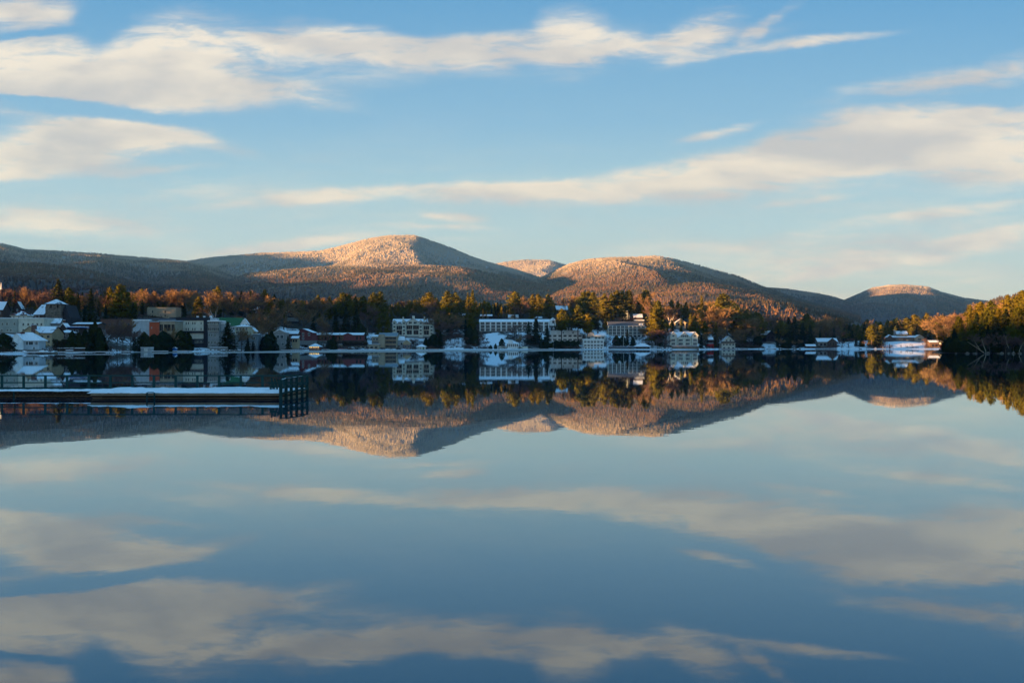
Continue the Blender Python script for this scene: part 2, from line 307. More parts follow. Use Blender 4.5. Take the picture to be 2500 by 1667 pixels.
# ------------------------------------------------------------------ mountains
RANGES = [  # name, crest distance, near run, crest line in photo pixels
 ('mountain', 4200, 2300, [(-900, 540), (-400, 575), (0, 597), (30, 604), (60, 612), (150, 616), (250, 622), (330, 630), (420, 637), (450, 641), (520, 655), (600, 683), (700, 715), (760, 740)], 'left dark mountain shoulder with frosted woods'),
 ('hill', 2600, 1300, [(-700, 630), (-300, 640), (0, 646), (90, 645), (170, 655), (240, 668), (330, 690), (420, 708), (520, 728), (600, 750)], 'low dark wooded hill in front of the left shoulder'),
 ('mountain', 5000, 2300, [(250, 700), (380, 662), (450, 641), (500, 633), (560, 627), (640, 620), (700, 618), (780, 615), (815, 607), (850, 598), (900, 585), (950, 578), (1010, 577), (1040, 586), (1100, 607), (1150, 628), (1190, 641), (1260, 660), (1350, 690), (1450, 715)], 'tallest mountain with frosted peak lit orange by the sun'),
 ('hill', 3700, 1500, [(480, 712), (540, 695), (600, 672), (700, 661), (800, 654), (950, 650), (1050, 651), (1120, 655), (1200, 670), (1300, 692), (1400, 715)], 'long foothill ridge below the tallest peak'),
 ('mountain', 7000, 2200, [(1080, 690), (1150, 660), (1215, 644), (1250, 638), (1290, 635), (1340, 636), (1390, 650), (1450, 672), (1550, 700)], 'small frosted summit between the two larger mountains'),
 ('mountain', 4400, 2300, [(1240, 720), (1300, 690), (1350, 666), (1390, 647), (1430, 637), (1480, 632), (1550, 630), (1600, 627), (1640, 633), (1700, 648), (1750, 663), (1800, 675), (1840, 692), (1870, 705), (1960, 735), (2100, 770)], 'second mountain with a long right slope'),
 ('hill', 2900, 1100, [(1420, 740), (1500, 722), (1600, 706), (1680, 693), (1740, 695), (1800, 705), (1880, 722), (1960, 742), (2100, 775)], 'reddish brown lower slope of the second mountain'),
 ('mountain', 5600, 1800, [(1700, 705), (1800, 702), (1870, 704), (1920, 707), (1960, 713), (2000, 719), (2040, 728), (2080, 742), (2160, 765), (2260, 790)], 'low blue ridge running down to the right gap'),
 ('mountain', 6000, 2200, [(1940, 775), (2000, 752), (2060, 735), (2090, 722), (2130, 705), (2170, 698), (2210, 697), (2265, 702), (2300, 715), (2350, 728), (2400, 735), (2460, 745), (2560, 765)], 'far round mountain at the right with sunlit rim'),
 ('hill', 2500, 1100, [(2300, 795), (2370, 762), (2400, 746), (2440, 729), (2500, 717), (2620, 700), (2800, 690), (3100, 690)], 'reddish wooded hill behind the right headland'),
 ('hill', 1700, 420, [(1480, 790), (1600, 762), (1700, 744), (1790, 735), (1870, 737), (1930, 746), (1990, 763), (2050, 779), (2120, 800)], 'near wooded hill above the right shore')]
def surf(R, X, Y):
    nm, D, run, crest, lb = R; px = X / Y * F + 1250
    cy = np.interp(px, [c[0] for c in crest], [c[1] for c in crest]); Zc = CAMZ + (HZ - cy) * D / F
    wob = (fbm(X / 700, X * 0 + D, 2) - .5) * .16 * run
    tt = (D - Y) / run; k = np.clip(tt, 0, 1)
    g = np.where(tt >= 0, (1 - k) ** 1.25 * (1 + .35 * k), 1 - .9 * np.clip(-tt * 1.3, 0, 1) ** 1.15)
    rid = 1 - np.abs(2 * fbm(X / (run * .27) + 3, Y / (run * .55) + X / (run * .9), 4) - 1) * 2.0
    g = g + (rid - .55) * .17 * np.sin(np.clip(k, 0, 1) * math.pi) ** .8 * (tt > 0)
    return 12 + (Zc - 12) * g - np.where(tt > .98, 30, 0), px
m, t, p, o = material('mountain_ground'); co = t.n('ShaderNodeNewGeometry').outputs['Position']; s = t.n('ShaderNodeSeparateXYZ'); t.put(s.inputs[0], co)
alt = t.math('ADD', s.outputs[2], t.math('MULTIPLY', t.math('SUBTRACT', t.noise(co, .004, 5, .65), .5), 260))
frost = t.mr(alt, 180, 430); M['mtn'] = m
t.put(p.inputs['Base Color'], t.mix(frost, t.mix(t.mr(t.noise(co, .01, 4, .7), .4, .6), (.05, .035, .03), (.085, .05, .04)), (.26, .25, .245)))
def treemat(name, low1, low2, frosty, f0, f1):
    m, t, p, o = material(name); co = t.n('ShaderNodeNewGeometry').outputs['Position']; s = t.n('ShaderNodeSeparateXYZ'); t.put(s.inputs[0], co)
    alt = t.math('ADD', s.outputs[2], t.math('MULTIPLY', t.math('SUBTRACT', t.noise(co, .004, 5, .65), .5), 260))
    pt = t.noise(co, .05, 2, .5)
    c = t.mix(t.mr(alt, f0, f1), t.mix(t.mr(pt, .4, .6), low1, low2), frosty)
    d = t.n('ShaderNodeBsdfDiffuse'); t.put(d.inputs[0], c); t.put(o.inputs[0], d.outputs[0]); M[name] = m
treemat('far_conifers', (.045, .040, .032), (.060, .045, .030), (.27, .24, .21), 230, 500)
treemat('far_bare_woods', (.105, .062, .042), (.082, .050, .036), (.34, .285, .235), 190, 430)
CROWN = {}
for R in RANGES:
    nm, D, run, crest, lb = R; X0 = wx(crest[0][0], D); X1 = wx(crest[-1][0], D); st = max(12, D / 200)
    y0 = D - run * 1.02; y1 = D + run * .7
    xs = np.linspace(0, 1, int((X1 - X0) / st) + 2); ys = np.arange(y0, y1, st)
    A, Y = np.meshgrid(xs, ys, indexing='ij'); pxg = crest[0][0] + A * (crest[-1][0] - crest[0][0]); X = (pxg - 1250) / F * Y
    Z, _ = surf(R, X, Y); nx, ny = X.shape; idx = np.arange(nx * ny).reshape(nx, ny)
    me = npmesh(nm, np.stack([X.ravel(), Y.ravel(), Z.ravel()], 1), np.stack([idx[:-1, :-1], idx[1:, :-1], idx[1:, 1:], idx[:-1, 1:]], -1).reshape(-1, 4), ['mtn'], smooth=True)
    tag(link(nm, me), lb, nm, kind='structure')
    # woods on the side that faces the lake
    sp = {1700: 7.0, 2500: 9.5, 2600: 11, 2900: 10}.get(D, 10.0)
    P0 = max(crest[0][0], -60); P1 = min(crest[-1][0], 2560)
    n = int((P1 - P0) / F * D * (run * .9) / sp ** 2)
    px = RNG.uniform(P0, P1, n); yy = D - run * .95 * RNG.random(n) ** 1.25 + 25; xx = (px - 1250) / F * yy; zz, _ = surf(R, xx, yy)
    keep = (HZ - (zz - CAMZ) / yy * F < np.where((D in (1700, 2500, 2900)) | (px > 1850), 790, 748)) & (zz > 15); px, xx, yy, zz = px[keep], xx[keep], yy[keep], zz[keep]; n = len(xx)
    if n == 0: continue
    con = fbm(xx / 160, yy / 160, 3) + RNG.normal(0, .10, n) > (.42 if D in (1700, 2500) else .55 if zz.mean() < 200 else .52)
    h = RNG.uniform(7.5, 11.5, n) * np.where(con, 1.0, .8) * (1.0 if D > 3000 else .85); h = h * (.75 if D == 1700 else 1); r = np.where(con, h * .24, h * .32)
    parts = []
    ci = np.where(con)[0]; bi = np.where(~con)[0]
    ang = RNG.uniform(0, 6.28, n)
    def ring(ii, k, rr, hh): return [np.stack([xx[ii] + rr * np.cos(ang[ii] + 2 * math.pi * j / k), yy[ii] + rr * np.sin(ang[ii] + 2 * math.pi * j / k), zz[ii] + hh], 1) for j in range(k)]
    V = ring(ci, 4, r[ci], -1.0) + [np.stack([xx[ci], yy[ci], zz[ci] + h[ci]], 1)]
    V1 = np.stack(V, 1).reshape(-1, 3); b1 = np.arange(len(ci))[:, None] * 5
    F1 = np.concatenate([b1 + np.array([j, (j + 1) % 4, 4]) for j in range(4)])
    V = [np.stack([xx[bi], yy[bi], zz[bi] - 1], 1)] + ring(bi, 4, r[bi], h[bi] * .55) + [np.stack([xx[bi], yy[bi], zz[bi] + h[bi]], 1)]
    V2 = np.stack(V, 1).reshape(-1, 3); b2 = np.arange(len(bi))[:, None] * 6 + len(V1)
    F2 = np.concatenate([b2 + np.array(tr) for j in range(4) for tr in ((0, 1 + (j + 1) % 4, 1 + j), (1 + j, 1 + (j + 1) % 4, 5))])
    me = npmesh('mountain_forest', np.concatenate([V1, V2]), np.concatenate([F1, F2]), ['far_conifers', 'far_bare_woods'], np.concatenate([np.zeros(len(F1)), np.ones(len(F2))]))
    o = link('mountain_forest' if nm == 'mountain' else 'hillside_forest', me); tag(o, 'woods covering the ' + lb, 'forest', kind='stuff')
    print(lb, n)

# the ridge on the near left side of the valley, outside the picture: unseen, its crest shaped so that its shadow falls on lake, village and slopes
UQ = np.array([-600, 0, 200, 300, 620, 660, 690, 716, 748, 785, 800, 836, 860, 1000, 2000, 2400, 2600, 2867, 3100, 3440, 3710, 3963, 4120, 4240, 4300, 4600, 5200, 6000.])
HQ = np.array([78, 88, 102, 103, 110, 106, 101, 101, 110, 119, 128, 130, 121, 124, 200, 250, 283, 305, 312, 338, 388, 440, 402, 500, 515, 548, 600, 640.])
SQ = -1300.; us = np.arange(-600, 6000, 20.); ss = np.arange(-2600, -150, 50.); Ug, Sg = np.meshgrid(us, ss, indexing='ij')
XX = SF[0] * Sg + SU[0] * Ug; YY = SF[1] * Sg + SU[1] * Ug
Hc = np.interp(Ug, UQ, HQ) + (fbm(Ug / 90, Ug * 0 + 2, 3) - .5) * np.interp(Ug, [0, 1000, 3000], [9, 12, 40])
Zc = Hc * np.clip(1 - np.abs(Sg - SQ) / 1150, 0, 1) ** 1.2 - 2
nx, ny = Ug.shape; idx = np.arange(nx * ny).reshape(nx, ny)
me = npmesh('hill', np.stack([XX.ravel(), YY.ravel(), Zc.ravel()], 1), np.stack([idx[:-1, :-1], idx[1:, :-1], idx[1:, 1:], idx[:-1, 1:]], -1).reshape(-1, 4), ['mtn'], smooth=True)
tag(link('hill', me), 'unseen valley ridge left of and behind the viewer, shaped to cast shadow', 'hill', kind='structure')

# ------------------------------------------------------------------ lake
m = bpy.data.materials.new('lake_water'); m.use_nodes = True; t = NT(m.node_tree); o = t.n('ShaderNodeOutputMaterial')
co = t.n('ShaderNodeNewGeometry').outputs['Position']
b1 = t.noise(co, .9, 2, .5); b2 = t.noise(co, .05, 2, .5)
hgt = t.math('ADD', t.math('MULTIPLY', b1, .0011), t.math('MULTIPLY', b2, .006))
bp = t.n('ShaderNodeBump'); bp.inputs['Strength'].default_value = 1; bp.inputs['Distance'].default_value = 1.0; t.put(bp.inputs['Height'], hgt)
fr = t.n('ShaderNodeFresnel'); fr.inputs[0].default_value = 1.45; t.put(fr.inputs['Normal'], bp.outputs[0])
gl = t.n('ShaderNodeBsdfGlossy'); gl.inputs['Color'].default_value = (.86, .96, 1.0, 1); gl.inputs['Roughness'].default_value = .012; t.put(gl.inputs['Normal'], bp.outputs[0])
df = t.n('ShaderNodeBsdfDiffuse'); df.inputs[0].default_value = (.0005, .014, .040, 1)
mx = t.n('ShaderNodeMixShader'); t.put(mx.inputs[0], t.math('POWER', fr.outputs[0], .78)); t.put(mx.inputs[1], df.outputs[0]); t.put(mx.inputs[2], gl.outputs[0]); t.put(o.inputs[0], mx.outputs[0]); M['water'] = m
MB().add([(-2500, -700, 0), (3000, -700, 0), (3000, 1500, 0), (-2500, 1500, 0)], [(0, 1, 2, 3)]).build('lake_water', ['water'])
tag(bpy.data.objects['lake_water'], 'calm dark blue lake mirroring the sky and mountains', 'lake', kind='structure')
m = bpy.data.materials.new('pale_rough'); m.use_nodes = True; t = NT(m.node_tree); o = t.n('ShaderNodeOutputMaterial')  # pale rough sheet laid just above the water
gl = t.n('ShaderNodeBsdfGlossy'); gl.inputs['Color'].default_value = (.52, .53, .51, 1); gl.inputs['Roughness'].default_value = .42
df = t.n('ShaderNodeBsdfDiffuse'); df.inputs[0].default_value = (.22, .25, .26, 1); mx = t.n('ShaderNodeMixShader'); mx.inputs[0].default_value = .45
t.put(mx.inputs[1], df.outputs[0]); t.put(mx.inputs[2], gl.outputs[0]); t.put(o.inputs[0], mx.outputs[0]); M['sheet'] = m
near = [(250, 500, 500), (300, 486, 512), (400, 480, 535), (500, 476, 550), (600, 474, 575), (700, 480, 660), (800, 492, 700), (900, 506, 760), (1000, 520, 775), (1100, 535, 800), (1200, 566, 815), (1300, 610, 822), (1400, 650, 826), (1500, 705, 835), (1570, 790, 835), (1600, 830, 836)]
px = np.arange(250, 1601, 10.); nr = np.interp(px, [a[0] for a in near], [a[1] for a in near]) + (fbm(px / 40, px * 0, 3) - .5) * 26; fa = np.interp(px, [a[0] for a in near], [a[2] for a in near]) + (fbm(px / 30, px * 0 + 9, 3) - .5) * 14 * (px < 680)
V = np.concatenate([np.stack([wx(px, nr), nr, px * 0 + .02], 1), np.stack([wx(px, np.maximum(fa, nr + .5)), np.maximum(fa, nr + .5), px * 0 + .02], 1)]); n = len(px); i = np.arange(n - 1)
tag(link('pale_sheet', npmesh('pale_sheet', V, np.stack([i, i + 1, i + 1 + n, i + n], 1), ['sheet'])), 'pale rough sheet along the far shore', 'sheet', kind='structure')
# ------------------------------------------------------------------ buildings
LAND = []       # (photo column, distance, short phrase, half width) used to say where a tree stands
WM = {}
def lin(a, b, n): return [a + (b - a) * i / (n - 1) for i in range(n)] if n > 1 else [a]
def window_mesh(w, h, trim, mull):
    k = (round(w, 2), round(h, 2), trim, mull)
    if k not in WM:
        b = MB(); t = min(.14, w * .12)
        b.box(-w / 2, w / 2, -.02, .06, 0, h, 0)
        b.box(-w / 2 - t, -w / 2, -.09, .05, -t, h + t, 1); b.box(w / 2, w / 2 + t, -.09, .05, -t, h + t, 1)
        b.box(-w / 2, w / 2, -.09, .05, h, h + t, 1); b.box(-w / 2, w / 2, -.12, .05, -t, 0, 1)
        for i in range(mull): x = -w / 2 + w * (i + 1) / (mull + 1); b.box(x - .05, x + .05, -.05, -.021, 0, h, 1)
        WM[k] = b.mesh('window', ['glass', trim])
    return WM[k]
def balcony_mesh(w, h, trim, rail):
    k = ('b', round(w, 2), round(h, 2), trim, rail)
    if k not in WM:
        b = MB(); rh = min(.95, h * .36)
        b.box(-w / 2, w / 2, -.03, .06, 0, h, 0)
        b.box(-w / 2, w / 2, -1.15, -.031, -.18, 0, 1)
        b.box(-w / 2, w / 2, -1.15, -1.09, rh - .08, rh, 2)
        n = max(3, int(w / .8))
        for i in range(n + 1): x = -w / 2 + .03 + (w - .06) * i / n; b.box(x - .022, x + .022, -1.14, -1.1, 0, rh - .08, 2)
        for i in range(2): x = -w / 2 + w * (i + 1) / 3; b.box(x - .07, x + .07, -.08, -.031, 0, h, 1)
        WM[k] = b.mesh('balcony', ['glass', trim, rail])
    return WM[k]
class Bld:
    def __init__(s, name, label, cat, lm, px0, px1, ytop, ybase, D, dep, wall, roof=None, wins=(), yaw=0, trim='trimwhite', found=3.0, group=None, base='concrete', reg=True):
        s.D = D; s.pc = (px0 + px1) / 2; s.yb = ybase; s.k = D / F; s.W = (px1 - px0) * s.k; s.H = (ybase - ytop) * s.k; s.dep = dep; s.wall = wall; s.trim = trim
        s.r = tag(root(name, (wx(s.pc, D), D, wz(ybase, D)), math.radians(yaw)), label, cat, group)
        w2 = s.W / 2; H = s.H; b = MB(); b.box(-w2, w2, 0, dep, 0, H, 0)
        if roof and roof[0] == 'gabley':
            pk = (ytop - roof[1]) * s.k; b.add([(-w2, .0, H), (w2, .0, H), (0, .0, H + pk), (-w2, dep, H), (w2, dep, H), (0, dep, H + pk)], [(0, 1, 2), (4, 3, 5), (0, 2, 5, 3), (1, 4, 5, 2)], 0)
        if roof and roof[0] == 'gablex':
            pk = (ytop - roof[1]) * s.k; b.add([(-w2, 0, H), (-w2, dep, H), (-w2, dep / 2, H + pk), (w2, 0, H), (w2, dep, H), (w2, dep / 2, H + pk)], [(1, 0, 2), (3, 4, 5), (0, 3, 5, 2), (4, 1, 2, 5)], 0)
        b.build('wall', [wall], s.r)
        MB().box(-w2 - .12, w2 + .12, -.12, dep + .12, -found, .25, 0).build('foundation', [base], s.r)
        if roof: s.roof(*roof)
        for wn in wins: s.row(*wn)
        if reg: LAND.append((s.pc, D, reg if isinstance(reg, str) else lm, (px1 - px0) / 2))
    def x(s, px): return (px - s.pc) * s.k
    def z(s, y): return (s.yb - y) * s.k
    def roof(s, kind, ypk, mat='roofsnow', edge='charcoal', ov=.6, x0=None, x1=None, zb=None, y0=0, y1=None, th=.32):
        w2 = s.W / 2; x0 = -w2 if x0 is None else x0; x1 = w2 if x1 is None else x1; zb = s.H if zb is None else zb; y1 = s.dep if y1 is None else y1
        zt = s.z(ypk); X0 = x0 - ov; X1 = x1 + ov; Y0 = y0 - ov; Y1 = y1 + ov; xm = (x0 + x1) / 2; ym = (y0 + y1) / 2; b = MB()
        if kind == 'flat':
            b.box(X0, X1, Y0, Y1, zb + .003, max(zb + .35, zt), 1, top=0)
            b.box(X0 + .25, X1 - .25, Y0 + .25, Y1 - .25, max(zb + .35, zt), max(zb + .35, zt) + .22, 0)
        else:
            e = .02
            if kind == 'gabley':
                sl = (zt - zb) / (xm - x0); ze = zb - ov * sl + e + th; zt2 = zt + e + th
                b.slab([(X0, Y0, ze), (xm, Y0, zt2), (xm, Y1, zt2), (X0, Y1, ze)][::1] if False else [(X0, Y0, ze), (xm, Y0, zt2), (xm, Y1, zt2), (X0, Y1, ze)], th)
                b.slab([(xm, Y0, zt2), (X1, Y0, ze), (X1, Y1, ze), (xm, Y1, zt2)], th)
            elif kind == 'gablex':
                sl = (zt - zb) / (ym - y0); ze = zb - ov * sl + e + th; zt2 = zt + e + th
                b.slab([(X0, Y0, ze), (X1, Y0, ze), (X1, ym, zt2), (X0, ym, zt2)], th)
                b.slab([(X0, ym, zt2), (X1, ym, zt2), (X1, Y1, ze), (X0, Y1, ze)], th)
            elif kind in ('hip', 'mansard'):
                ins = min((x1 - x0), (y1 - y0)) / 2 * (.98 if kind == 'hip' else .22)
                zt2 = zt + e; v = [(X0, Y0, zb + e), (X1, Y0, zb + e), (X1, Y1, zb + e), (X0, Y1, zb + e), (x0 + ins, y0 + ins, zt2), (x1 - ins, y0 + ins, zt2), (x1 - ins, y1 - ins, zt2), (x0 + ins, y1 - ins, zt2)]
                b.add(v, [(0, 1, 5, 4), (1, 2, 6, 5), (2, 3, 7, 6), (3, 0, 4, 7)], 0); b.add(v, [(4, 5, 6, 7)], 0 if kind == 'hip' else 2)
                b.box(X0, X1, Y0, Y1, zb - .22, zb + e - .003, 1)
        s.rf = b.build('roof', [mat, edge, 'roofsnow'], s.r); return s.rf
    def row(s, yc, h, w, pxs, kind='w', mull=1, rail=None, y=0.0):
        for p in pxs:
            me = window_mesh(w * s.k, h * s.k, s.trim, mull) if kind == 'w' else balcony_mesh(w * s.k, h * s.k, s.trim, rail or s.trim)
            link('window' if kind == 'w' else 'balcony', me, s.r, (s.x(p), y - .0, s.z(yc + h / 2)))
    def chimney(s, px0, px1, yt, yb, y=None, mat='brick'):
        y = s.dep * .4 if y is None else y; b = MB(); a = s.x(px0); c = s.x(px1); d = max(.8, (c - a))
        b.box(a, c, y, y + d, s.z(yb), s.z(yt), 0); b.box(a - .1, c + .1, y - .1, y + d + .1, s.z(yt), s.z(yt) + .18, 1)
        return b.build('chimney', [mat, 'roofsnow'], s.r)
    def bay(s, px0, px1, ypk, yev, ybt, pro, wall, mat='roofsnow', edge='trimwhite', ov=.35, name='gable_bay', dep=None):
        a, c = s.x(px0), s.x(px1); xm = (a + c) / 2; ze, zt, zb = s.z(yev), s.z(ypk), s.z(ybt); y1 = dep or s.dep * .5
        g = MB(); g.box(a, c, -pro, y1 * .2, zb, ze, 0); g.add([(a, -pro, ze), (c, -pro, ze), (xm, -pro, zt), (a, y1, ze), (c, y1, ze), (xm, y1, zt)], [(0, 1, 2), (4, 3, 5), (0, 2, 5, 3), (1, 4, 5, 2)], 0)
        o = g.build(name, [wall], s.r); sl = (zt - ze) / (xm - a); th = .28; e = .02 + th; b = MB()
        b.slab([(a - ov, -pro - ov, ze - ov * sl + e), (xm, -pro - ov, zt + e), (xm, y1, zt + e), (a - ov, y1, ze - ov * sl + e)], th)
        b.slab([(xm, -pro - ov, zt + e), (c + ov, -pro - ov, ze - ov * sl + e), (c + ov, y1, ze - ov * sl + e), (xm, y1, zt + e)], th)
        b.build('bay_roof', [mat, edge], o); return o
    def box(s, name, mats, px0, px1, yt, yb, y0, y1, top=None, parent=None):
        return MB().box(s.x(px0), s.x(px1), y0, y1, s.z(yb), s.z(yt), 0, top=top).build(name, mats, parent or s.r)
    def posts(s, pxs, yt, yb, y, r=.1, name='post', mat=None):
        for p in pxs: MB().box(s.x(p) - r, s.x(p) + r, y - r, y + r, s.z(yb), s.z(yt), 0).build(name, [mat or s.trim], s.r)

B = Bld
# -- left village
b = B('house', 'white lakeside house with snowy hip roof at the far left shore', 'house', 'white lakeside house at far left', 27, 93, 831, 854, 452, 9, 'lightblue', ('hip', 811, 'roofsnow', 'trimwhite', .8),
      [(838, 8, 5, [34, 47, 66, 88]), (838, 8, 9, [75]), (850, 6, 4, [82])], yaw=6)
b.bay(30, 58, 815, 830, 854, 1.2, 'white'); b.box('red_roof_ridge', ['redroof'], 37, 53, 811, 814, 3.0, 4.6)
b = B('house', 'tan stucco house with broad chimney behind the white lakeside house', 'house', 'tan chimney house', 54, 129, 813, 846, 484, 10, 'yellowtan', ('gablex', 798, 'patchy', 'darkwood', .5),
      [(822, 6, 6, [92, 104, 120]), (834, 6, 5, [99, 110, 121])], yaw=-8, trim='tan')
b.chimney(79, 88, 793, 846, -1.2, 'brick'); b.bay(52, 98, 797, 812, 846, .8, 'yellowtan', 'roofsnow', 'oldwood'); b.row(815, 5, 7, [70], y=-.82)
b = B('inn', 'cream and grey green three storey inn with flat roof at far left', 'inn', 'cream inn', 0, 107, 779, 812, 524, 14, 'cream', ('flat', 777, 'roofsnow', 'trimcream', .3),
      [(792, 6, 4, [57, 69, 80, 91, 101]), (791, 6, 4, [8, 19, 37]), (806, 5, 4, [6, 20, 28, 57, 69, 80])], trim='trimcream')
b.box('grey_wing', ['greygreen'], -6, 44.5, 778, 812, -.7, 13); b.row(791, 6, 4, [8, 19, 37], y=-.72); b.row(806, 5, 4, [6, 20, 28], y=-.72)
b = B('house', 'square cupola house with dark red and snowy hip roof behind the cream inn', 'house', 'red roofed cupola', 27, 65, 770, 790, 542, 7, 'cream', ('hip', 757, 'patchyred', 'trimcream', .6), [(774, 4, 3, [34, 46, 58])])
b = B('church', 'rubble stone church tower with snow capped hip roof', 'church', 'stone church tower', 112, 148, 742, 780, 566, 8, 'stone', ('hip', 730, 'patchy', 'charcoal', .7), [], trim='darkwood', base='stone')
b.row(748, 7, 2.6, [124.5, 141]); b.box('buttress', ['stone'], 109.5, 112.3, 748, 780, .5, 2.2); b.box('buttress', ['stone'], 147.7, 150, 748, 780, .5, 2.2)
g = MB(); a = b.x(146); c = b.x(167); g.box(a, c, 1.5, 16, -3, b.z(775), 0); g.add([(a, 1.5, b.z(775)), (c, 1.5, b.z(775)), ((a + c) / 2, 1.5, b.z(744)), (a, 16, b.z(775)), (c, 16, b.z(775)), ((a + c) / 2, 16, b.z(744))], [(0, 1, 2), (4, 3, 5), (0, 2, 5, 3), (1, 4, 5, 2)], 0); g.build('nave', ['charcoal'], b.r)
b.row(766, 8, 4, [152], y=1.45); MB().box(b.x(130.6), b.x(131.4), 3.8, 4.3, b.z(731), b.z(724), 0).build('finial', ['charcoal'], b.r)
b = B('chapel', 'steep roofed chapel with thin snow left of the stone tower', 'chapel', 'steep roofed chapel', 77, 112, 768, 778, 585, 12, 'brown', ('gablex', 744, 'patchy', 'darkwood', .4), [(773, 4, 3, [84, 95])], yaw=-24)
b = B('house', 'small house with pointed snowy gable above the cupola', 'house', 'pointed snowy gable', 34, 50, 752, 768, 600, 8, 'darkbrown', ('gabley', 737, 'patchy', 'charcoal', .4), [(757, 4, 3, [42])], yaw=12)
b = B('house', 'house with bluish snowy roof cut by the left picture edge', 'house', 'snowy roof at picture edge', -26, 6, 756, 775, 590, 9, 'brown', ('gablex', 737, 'roofsnow', 'charcoal', .5), [(764, 4, 4, [-12, 0])])
b = B('house', 'dim grey house with thin snow beside the cream inn', 'house', 'dim grey house', 114, 144, 790, 808, 532, 9, 'grey', ('gablex', 778, 'patchy', 'charcoal', .5), [(798, 6, 3, [122, 129, 136])], yaw=8)
b.chimney(150, 154, 781, 800, 2, 'brick')
b = B('pavilion', 'low dark pavilion with broad flat snowy roof below the grey house', 'pavilion', 'low snowy roofed pavilion', 146, 194, 800, 817, 508, 9, 'darkbrown', ('flat', 798, 'roofsnow', 'blue', .8), [(808, 5, 6, [152, 164, 176, 188])], trim='bluegrey')
b.bay(148, 163, 790, 799, 817, .9, 'darkbrown')
b = B('shop', 'long low shop with thick snow on its roof behind the pavilion', 'shop', 'low shop', 180, 238, 792, 806, 526, 10, 'brown', ('gablex', 788, 'roofsnow', 'charcoal', .6), [(799, 4, 4, lin(186, 232, 6))])
b = B('garage', 'small dark garage with snowy roof among the shrubs near the lake', 'garage', 'small snowy garage', 146, 170, 812, 826, 494, 7, 'darkbrown', ('hip', 805, 'roofsnow', 'charcoal', .6), [(819, 5, 6, [153, 163])])
b = B('office_block', 'long dull red brick block half hidden behind bare trees', 'building', 'dull red brick block', 246, 323, 781, 822, 585, 14, 'brick', ('flat', 779, 'charcoal', 'brick', .1), [(792, 5, 3, lin(256, 314, 6)), (806, 5, 3, lin(256, 314, 6))], trim='grey')
b = B('hall', 'blank white walled hall beside the orange block', 'hall', 'blank white hall', 322, 364.5, 783, 846, 574, 16, 'lightblue', ('flat', 781, 'roofsnow', 'trimwhite', .15), [(793, 1.6, 1.6, [358])])
b.box('penthouse', ['slate', 'roofsnow'], 329, 412, 776, 781, 4, 12, top=1)
b = B('apartment_block', 'tall flat roofed apartment block with brick orange wall', 'apartments', 'orange walled block', 364.5, 388, 787, 848, 572, 14, 'orange', ('flat', 785.5, 'roofsnow', 'brick', .1), [(800, 3, 2, [370])])
b = B('apartment_block', 'grey concrete framed block with large dark loggias', 'apartments', 'grey loggia block', 388, 427, 785, 850, 573, 14, 'tan', ('flat', 783, 'roofsnow', 'concrete', .2), [(800, 16, 7.5, [394]), (800, 16, 16, [408.5]), (800, 16, 7.5, [422.5]), (826, 12, 8, [394, 408, 421])], trim='tan')
b = B('hotel', 'cream four storey hotel with dark flat parapet in the left village', 'hotel', 'cream four storey hotel', 413.5, 508, 782, 849, 590, 16, 'cream', ('flat', 775.5, 'charcoal', 'charcoal', .15), trim='trimcream')
for yy in (789, 803.5): b.row(yy, 5.5, 2.2, [436, 445, 454.5, 460, 470.5, 476, 491], mull=0)
b.box('corner_wall', ['charcoal'], 497, 508.6, 781, 850, -.18, 15); b.box('cornice', ['charcoal'], 413, 508, 779.8, 782.2, -.5, 0); b.box('dark_band', ['charcoal'], 427, 497, 808, 813, -1.1, -.03)
b.box('ground_floor', ['charcoal'], 413.4, 497, 827, 849, -.6, -.03); b.row(834, 6, 2.4, lin(478, 495, 6), y=-.62, mull=0); b.box('roof_vent', ['roofsnow'], 474, 478, 771, 775.5, 4, 6); b.box('roof_vent', ['roofsnow'], 491, 494, 771, 775.5, 4, 6); b.box('roof_vent', ['roofsnow'], 505, 510, 770, 775.5, 5, 7)
b = B('office_block', 'windowless tan block on the hill above the cream hotel', 'building', 'tan block above hotel', 360, 429, 752, 780, 690, 14, 'tan', ('flat', 751.5, 'tan', 'tan', .05), [(761, 6, 2.6, [373, 403]), (771, 5, 2.6, [373, 403])], trim='tan', yaw=4)
b = B('apartment_block', 'narrow grey four storey tower block with balconies beside the cream hotel', 'apartments', 'narrow grey tower block', 507.5, 534.5, 785, 844, 584, 13, 'grey', ('flat', 783, 'roofsnow', 'trimwhite', .4), [(818, 6, 3, [511, 517, 525]), (836, 6, 3.4, [510, 517, 525])], trim='trimcream')
b.row(789, 6, 7, [512, 521, 530], 'b', rail='trimwhite'); b.row(804, 7.5, 7, [512, 521, 530], 'b', rail='grey'); b.box('penthouse', ['lightblue', 'roofsnow'], 508, 524, 776, 783.5, 4, 9, top=1)
b = B('hall', 'pale blue end wall seen edge-on between the grey tower block and a conifer', 'hall', 'pale blue wall', 534.8, 550, 791, 843, 588, 10, 'lightblue', ('flat', 789, 'roofsnow', 'trimwhite', .3), [(812, 4, 2, [541]), (826, 4, 2, [541])])
b = B('hall', 'long building with plain green metal roof', 'hall', 'green roofed hall', 524, 586, 795, 812, 664, 13, 'lightblue', ('gablex', 776, 'greenroof', 'greenroof', .5), [(802, 5, 4, lin(530, 580, 6))])
b = B('house', 'white gabled house touching the right end of the green roof', 'house', 'white gabled house', 588, 606, 790, 806, 656, 9, 'white', ('gabley', 778, 'roofsnow', 'trimwhite', .5), [(794, 5, 3, [594, 601])], yaw=10)
